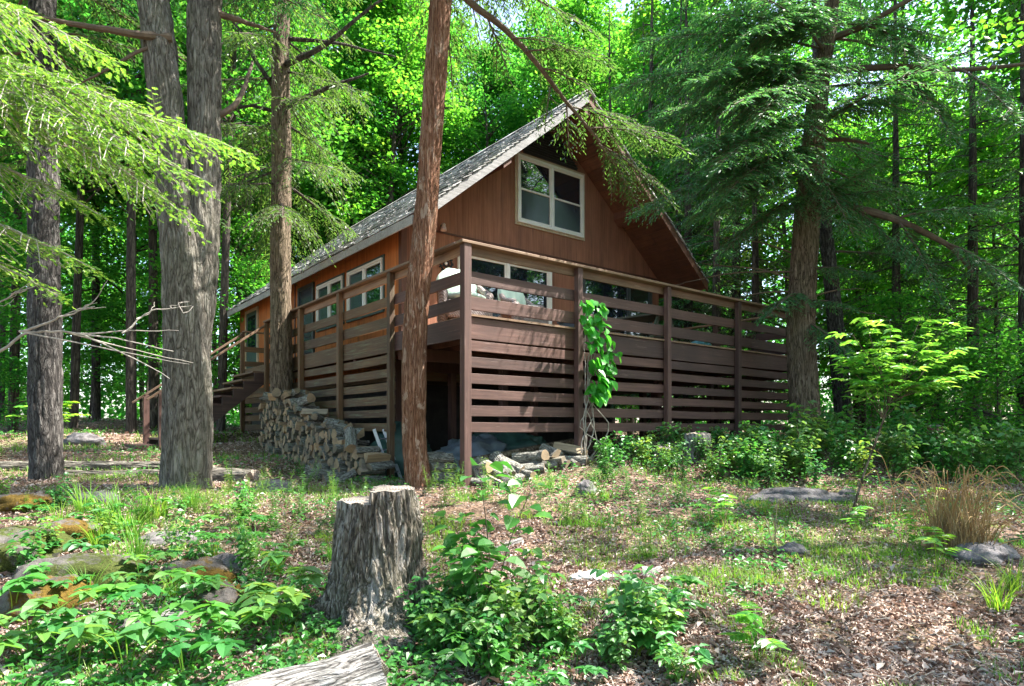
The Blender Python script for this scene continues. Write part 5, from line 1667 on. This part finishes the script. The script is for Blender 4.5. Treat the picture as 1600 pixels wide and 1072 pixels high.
# left foreground
for k in range(40):
    Y = rg.uniform(3.35, 6.4); px = rg.uniform(-40, 500)
    if px > 330 and Y < 3.9: continue
    put('whorl', px, Y, rg.uniform(.5, .85))
for k in range(46):
    Y = rg.uniform(4.4, 7.2); px = rg.uniform(-30, 420)
    put(str(rg.choice(['whorl', 'bush', 'whorl', 'spike'])), px, Y, rg.uniform(.3, .55))
for px, Y in [(1200, 9.3), (1238, 9.6)]:
    put('bush', px, Y, .8, v=[1, 3, 5][k % 3]); k += 1
for px, Y in [(40, 3.4), (120, 3.3), (200, 3.35), (290, 3.4), (350, 3.7), (430, 3.9), (470, 4.3), (400, 4.3), (20, 3.9), (240, 3.8), (160, 3.6)]:
    put('whorl', px, Y, 1.05)
# shrubs right of the stump
for k in range(30):
    t = rg.random(); px = 655+t*420
    put('whorl', px+rg.normal(0, 15), rg.uniform(3.4, 4.4), rg.uniform(.5, .9))
    t = rg.random(); px = 655+t*400+rg.normal(0, 20); Y = rg.uniform(3.45, 4.1)
    put('bush', px, Y, rg.uniform(.28, .52))
for px, Y, s in [(770, 4.2, 1.35), (705, 4.2, .7), (840, 4.0, .75), (980, 3.9, .75), (1030, 3.8, .6), (800, 3.7, .7)]:
    put('bush', px, Y, s)
for a_ in np.linspace(0, 6.28, 15)[:-1]:      # weeds round the stump's foot
    sx, sy = at(590, 975, 4.3)[:2]; rr_ = rg.uniform(.46, .62)
    yy_ = sy+rr_*math.sin(a_); xx_ = sx+rr_*math.cos(a_)
    put(str(rg.choice(['whorl', 'spike', 'bush'])), 800+xx_/yy_*F, yy_, rg.uniform(.25, .42))
# herbs
for px, Y in [(470, 6.9), (395, 7.2), (430, 6.3), (520, 7.6), (340, 6.6), (700, 7.3), (760, 7.7), (845, 7.0), (885, 6.8), (910, 6.9), (1000, 6.9), (1012, 5.9), (560, 7.2), (800, 7.4), (980, 7.8), (1060, 7.6),
              (380, 6.0), (450, 5.7), (500, 6.2), (300, 7.0), (690, 6.6), (670, 7.9), (860, 7.9), (940, 7.6), (720, 8.3), (360, 8.0), (480, 8.2), (410, 7.8), (445, 7.3), (530, 6.7)]:
    put('spike', px, Y, rg.uniform(.8, 1.15))
# bushes along the deck and right side
for k in range(62):
    px = rg.uniform(925, 1345); Y = np.interp(px, [925, 1060, 1345], [9.2, 9.9, 10.8])+rg.uniform(-.9, .9)
    put('bush', px, Y, rg.uniform(.38, .68)*(1+.35*(px>1130)), label=None)
for k in range(70):
    px = rg.uniform(1240, 1690); Y = rg.uniform(9.3, 14.5)
    put('bush', px, Y, rg.uniform(.6, 1.3))
for px, Y, s in [(1130, 6.9, 1.4), (1110, 6.8, 1.1), (1340, 6.7, 1.1), (1410, 5.9, 1.1), (1465, 5.3, 1.3), (1450, 7.6, 1.2), (1345, 8.1, .9), (1185, 3.7, 1.2), (90, 16, 3.0), (60, 15, 3.0)]:
    put('compound', px, Y, s)

# tall bladed grasses
GT = []
for k in range(4):
    V, Fq = blades(55, .42, .07, .75, .009, np.random.default_rng(200+k)); GT.append(np_mesh("blades", V, Fq, MAT["grass_blade"]))
GS = []
for k in range(4):
    V, Fq = blades(140, .14, .16, .5, .0035, np.random.default_rng(210+k)); GS.append(np_mesh("blades", V, Fq, MAT["grass_blade"]))
for px, Y, s in [(165, 6.2, 1.2), (190, 6.0, 1.2), (225, 6.3, 1.1), (130, 6.6, 1.0), (215, 5.0, 1.0), (180, 4.7, .8), (135, 4.3, .7), (390, 5.4, .9), (430, 5.0, .7), (250, 6.5, 1), (300, 6.9, .8), (95, 6.0, .8), (330, 5.2, .7), (1560, 4.6, .9), (1585, 4.9, .8), (520, 5.5, .6), (205, 5.6, .9), (155, 5.3, .8), (270, 4.3, .6)]:
    x = (px-800)/F*Y
    o = link("grass_clump", GT[rg.integers(4)]); o.location = (x, Y, gz(x, Y)); o.rotation_euler = (0, 0, rg.random()*6); o.scale = (s, s, s)
    tag(o, "clump of long arching green grass blades", "grass clump", "clumps of long arching grass")
for k in range(200):
    Y = rg.uniform(3.6, 9.5)**1.0; px = rg.uniform(680, 1640) if k < 150 else rg.uniform(-20, 650)
    x = (px-800)/F*Y
    if fbm(np.array([x*.8, Y*.8, 3.]), 3) < .44: continue
    o = link("grass_tuft", GS[rg.integers(4)]); s = rg.uniform(.6, 1.3); o.location = (x, Y, gz(x, Y)); o.rotation_euler = (0, 0, rg.random()*6); o.scale = (s*1.2, s*1.2, s*.8)
    tag(o, "small tuft of short grass in the leaf litter", "grass tuft", "short grass tufts in the litter")
# dry reed clump
def dry_clump():
    rg = np.random.default_rng(17)
    x, y, z = gp(1495, 5.9)
    o = empty("dry_grass_clump", "clump of tall tangled straw coloured dead stalks at right", "dry grass", (x, y, z))
    V, Fq = blades(420, .66, .24, .5, .007, rg, .35, 3.0); link("stalks", np_mesh("stalks", V, Fq, MAT["dry_grass"]), o)
    mb = MB()
    for k in range(150):
        a = rg.random()*6.28; r = .24*math.sqrt(rg.random()); h = rg.uniform(.2, .85)
        b = a+rg.normal(0, 1.6); l = rg.uniform(.05, .5)
        pts = [(r*np.cos(a), r*np.sin(a), 0), (r*np.cos(a)+l*.3*np.cos(b), r*np.sin(a)+l*.3*np.sin(b), h*.7), (r*np.cos(a)+l*.8*np.cos(b), r*np.sin(a)+l*.8*np.sin(b), h), (r*np.cos(a)+l*1.2*np.cos(b), r*np.sin(a)+l*1.2*np.sin(b), h*rg.uniform(.6, 1.0))]
        mb.tube(curve(pts, 12), np.linspace(.005, .0025, 12), 4, cap=False)
    mb.build("bent_stalks", MAT["dry_grass"], o)
dry_clump()
for k, (px, Y, h, ln) in enumerate([(1210, 6.3, .45, .06), (1205, 6.2, .30, -.05), (1360, 7.2, .55, -.15), (1385, 7.0, .7, -.12), (1400, 7.4, .8, -.18), (1130, 6.7, .3, .1), (1430, 6.8, .6, .1), (1545, 6.1, .7, .06), (945, 4.7, .3, .05)]):
    x, y, z = gp(px, Y)
    rr = np.random.default_rng(k)
    mb = MB(); mb.tube(curve([(0, 0, -.03), (ln*.2, 0, h*.4), (ln*.8, .03, h*.9), (ln*1.8, .03, h*rr.uniform(.8, 1.05))], 14), np.linspace(.006, .0025, 14), 5)
    mb.tube(curve([(.02, .01, -.03), (.03-ln*.5, .02, h*.5), (-ln, .02, h*.7)], 10), np.linspace(.005, .002, 10), 5)
    o = link("dead_stalk", mb.mesh("dead_stalk", MAT["dry_grass"])); o.location = (x, y, z); tag(o, "single dry bent stalk standing in the clearing", "stalk", "dry bent stalks")

# sunlit sapling at right
def sapling():
    rg = np.random.default_rng(55)
    x, y, z = gp(1332, 7.5)
    o = empty("young_tree", "slim sapling with a flat sunlit yellow green crown of compound leaves", "tree", (x, y, z))
    b0 = np.array([x, y, z])
    main = [at(1332, 800, 7.5)-b0, at(1350, 740, 7.5)-b0, at(1372, 680, 7.5)-b0, at(1385, 640, 7.5)-b0, at(1395, 590, 7.5)-b0]
    mb = MB(); mb.tube(curve(main, 24), np.linspace(.015, .009, 24), 8)
    P = []; D = []; N = []; L = []
    for (px, py, dy) in [(1320, 560, .1), (1330, 520, -.2), (1350, 495, .1), (1390, 500, -.15), (1440, 495, .2), (1470, 520, -.1), (1490, 545, .1), (1505, 575, -.1), (1480, 590, .15), (1440, 600, -.2), (1345, 590, -.2), (1400, 540, .3), (1430, 550, -.3), (1365, 545, .0), (1460, 560, .3), (1325, 575, .2), (1480, 505, 0), (1410, 575, -.35), (1370, 600, -.3), (1455, 610, -.1)]:
        tip = at(px, py, 7.5+dy)-b0; s = curve(main, 24)[rg.integers(15, 23)]
        mid = (s+tip)/2+UP*.02+rg.normal(0, .03, 3)
        c = curve([s, mid, tip], 16); mb.tube(c, np.linspace(.006, .0025, 16), 5, cap=False)
        for q in (6, 8, 10, 12, 13, 14, 15):
            b = rg.random()*6.28
            base = c[q]; out = np.array([np.cos(b), np.sin(b), rg.uniform(-.1, .25)])*rg.uniform(.14, .24)
            sd_ = np.cross(out, UP); sd_ /= np.linalg.norm(sd_)
            mb.tube([base, base+out], .0015, 3, cap=False)
            for t in (.35, .6, .85):
                for s_ in (-1, 1):
                    P.append(base+out*t); D.append(sd_*s_+norm(out)*.7+UP*rg.normal(-.1, .15)); N.append([rg.normal(0, .3), rg.normal(0, .3), 1]); L.append(rg.uniform(.09, .135))
            P.append(base+out); D.append(out); N.append([0, 0, 1]); L.append(.13)
    mb.build("stem", MAT["bark_brown"], o, True)
    L = np.array(L); V, Fq = leaves(np.array(P), np.array(D), np.array(N, float), L, L*.42)
    link("foliage", np_mesh("foliage", V, Fq, MAT["sapling_leaf"]), o)
sapling()

# ------------------------------------------------------------------ uncountable litter and ground cover
def in_deck(x, y):
    dx, dy = x+.635, y-8.5
    u = dx*.786+dy*.618; v = -dx*.618+dy*.786
    return (u > -.05) & (u < 8.5) & (v > -.05) & (v < 14.3)
def scatter(n, y0, y1, power, pmin=-60, pmax=1660):
    Y = (y0**(1-power)+(rg.random(n))*(y1**(1-power)-y0**(1-power)))**(1/(1-power))
    X = (rg.uniform(pmin, pmax, n)-800)/F*Y
    return X, Y
X, Y = scatter(240000, 2.9, 26, 1.6)
k = (~in_deck(X, Y) | (rg.random(len(X)) < .4)) & (rg.random(len(X)) < .25+1.6*np.clip(fbm(np.stack([X*1.4, Y*1.4, X*0+40], -1), 4)-.32, 0, 1)*3); X, Y = X[k], Y[k]
Z = gh(X, Y)+.012+rg.random(len(X))*.02
n = len(X)
P = np.stack([X, Y, Z], -1); D = rg.normal(0, 1, (n, 3))*[1, 1, .22]; N = np.array([0, 0, 1.])+rg.normal(0, .38, (n, 3))
L = np.clip(rg.lognormal(-3.5, .42, n), .012, .09)*np.clip(Y/9, 1, 2)
V, Fq = leaves(P, D, N, L, L*rg.uniform(.4, .75, n), .5, True)
o = link("leaf_litter", np_mesh("leaf_litter", V, Fq, MAT["dead_leaf"])); tag(o, "brown fallen leaves covering the forest floor", "leaf litter", kind="stuff")

# low green ground cover
X, Y = scatter(60000, 2.9, 30, 1.5)
dn = fbm(np.stack([X*.55, Y*.55, X*0+8], -1), 4)
left = (X < -.2*Y+.4) ; bush = (X > .12*Y+.3) & (Y > 8.0+.12*X)
thr = np.where(left, .53, .605); thr = np.where(bush, .40, thr); thr = np.where(Y > 14, .5, thr)
k = (dn > thr) & ~in_deck(X, Y); X, Y = X[k], Y[k]; n = len(X)
hh = rg.random(n)**1.5*np.where((X > .12*Y+.3) & (Y > 8+.12*X), .32, .10)
P = np.stack([X, Y, gh(X, Y)+.01+hh], -1)
D = rg.normal(0, 1, (n, 3))*[1, 1, .35]; N = np.array([0, 0, 1.])+rg.normal(0, .35, (n, 3)); L = rg.uniform(.03, .065, n)*np.clip(Y/9, 1, 2.2)
V, Fq = leaves(P, D, N, L, L*.7, .25, True)
o = link("ground_cover", np_mesh("ground_cover", V, Fq, MAT["low_leaf"])); tag(o, "small green leaves creeping over the forest floor", "ground cover", kind="stuff")
# short grass
X, Y = scatter(110000, 3.0, 22, 1.6)
dn = fbm(np.stack([X*.9, Y*.9, X*0+21], -1), 4)
k = (dn > .555) & ~in_deck(X, Y); X, Y = X[k], Y[k]; n = len(X)
b = rg.random(n)*6.28; h = rg.uniform(.03, .10, n)*np.clip(Y/8, 1, 1.8)
B = np.stack([X, Y, gh(X, Y)-.005], -1); S = np.stack([-np.sin(b), np.cos(b), 0*b], -1); O = np.stack([np.cos(b), np.sin(b), 0*b], -1)
w = .0028*np.clip(Y/6, 1, 3)[:, None]
V = np.stack([B-S*w, B+S*w, B+O*(h*.25)[:, None]+UP*(h*.6)[:, None]+S*w*.7, B+O*(h*.25)[:, None]+UP*(h*.6)[:, None]-S*w*.7, B+O*(h*.6)[:, None]+UP*h[:, None]], 1).reshape(-1, 3)
q = np.arange(n)[:, None]*5
o = link("short_grass", np_mesh("short_grass", V, [q+np.array([[0, 1, 2, 3]]), q+np.array([[3, 2, 4]])], MAT["grass_blade"])); tag(o, "short green grass sprouting through the leaf litter", "grass", kind="stuff")
# twigs and pine needles
X, Y = scatter(4200, 3.0, 12, 1.6); mb = MB()
for x_, y_, z_ in zip(X, Y, gh(X, Y)):
    a = rg.random()*6.28; l = rg.uniform(.04, .22)
    mb.beam((x_, y_, z_+.012), (x_+l*np.cos(a), y_+l*np.sin(a), z_+.02+rg.random()*.03), .004, .004)
o = link("fallen_twigs", mb.mesh("fallen_twigs", MAT["dead_twig"])); tag(o, "thin fallen twigs strewn over the leaf litter", "twigs", kind="stuff")
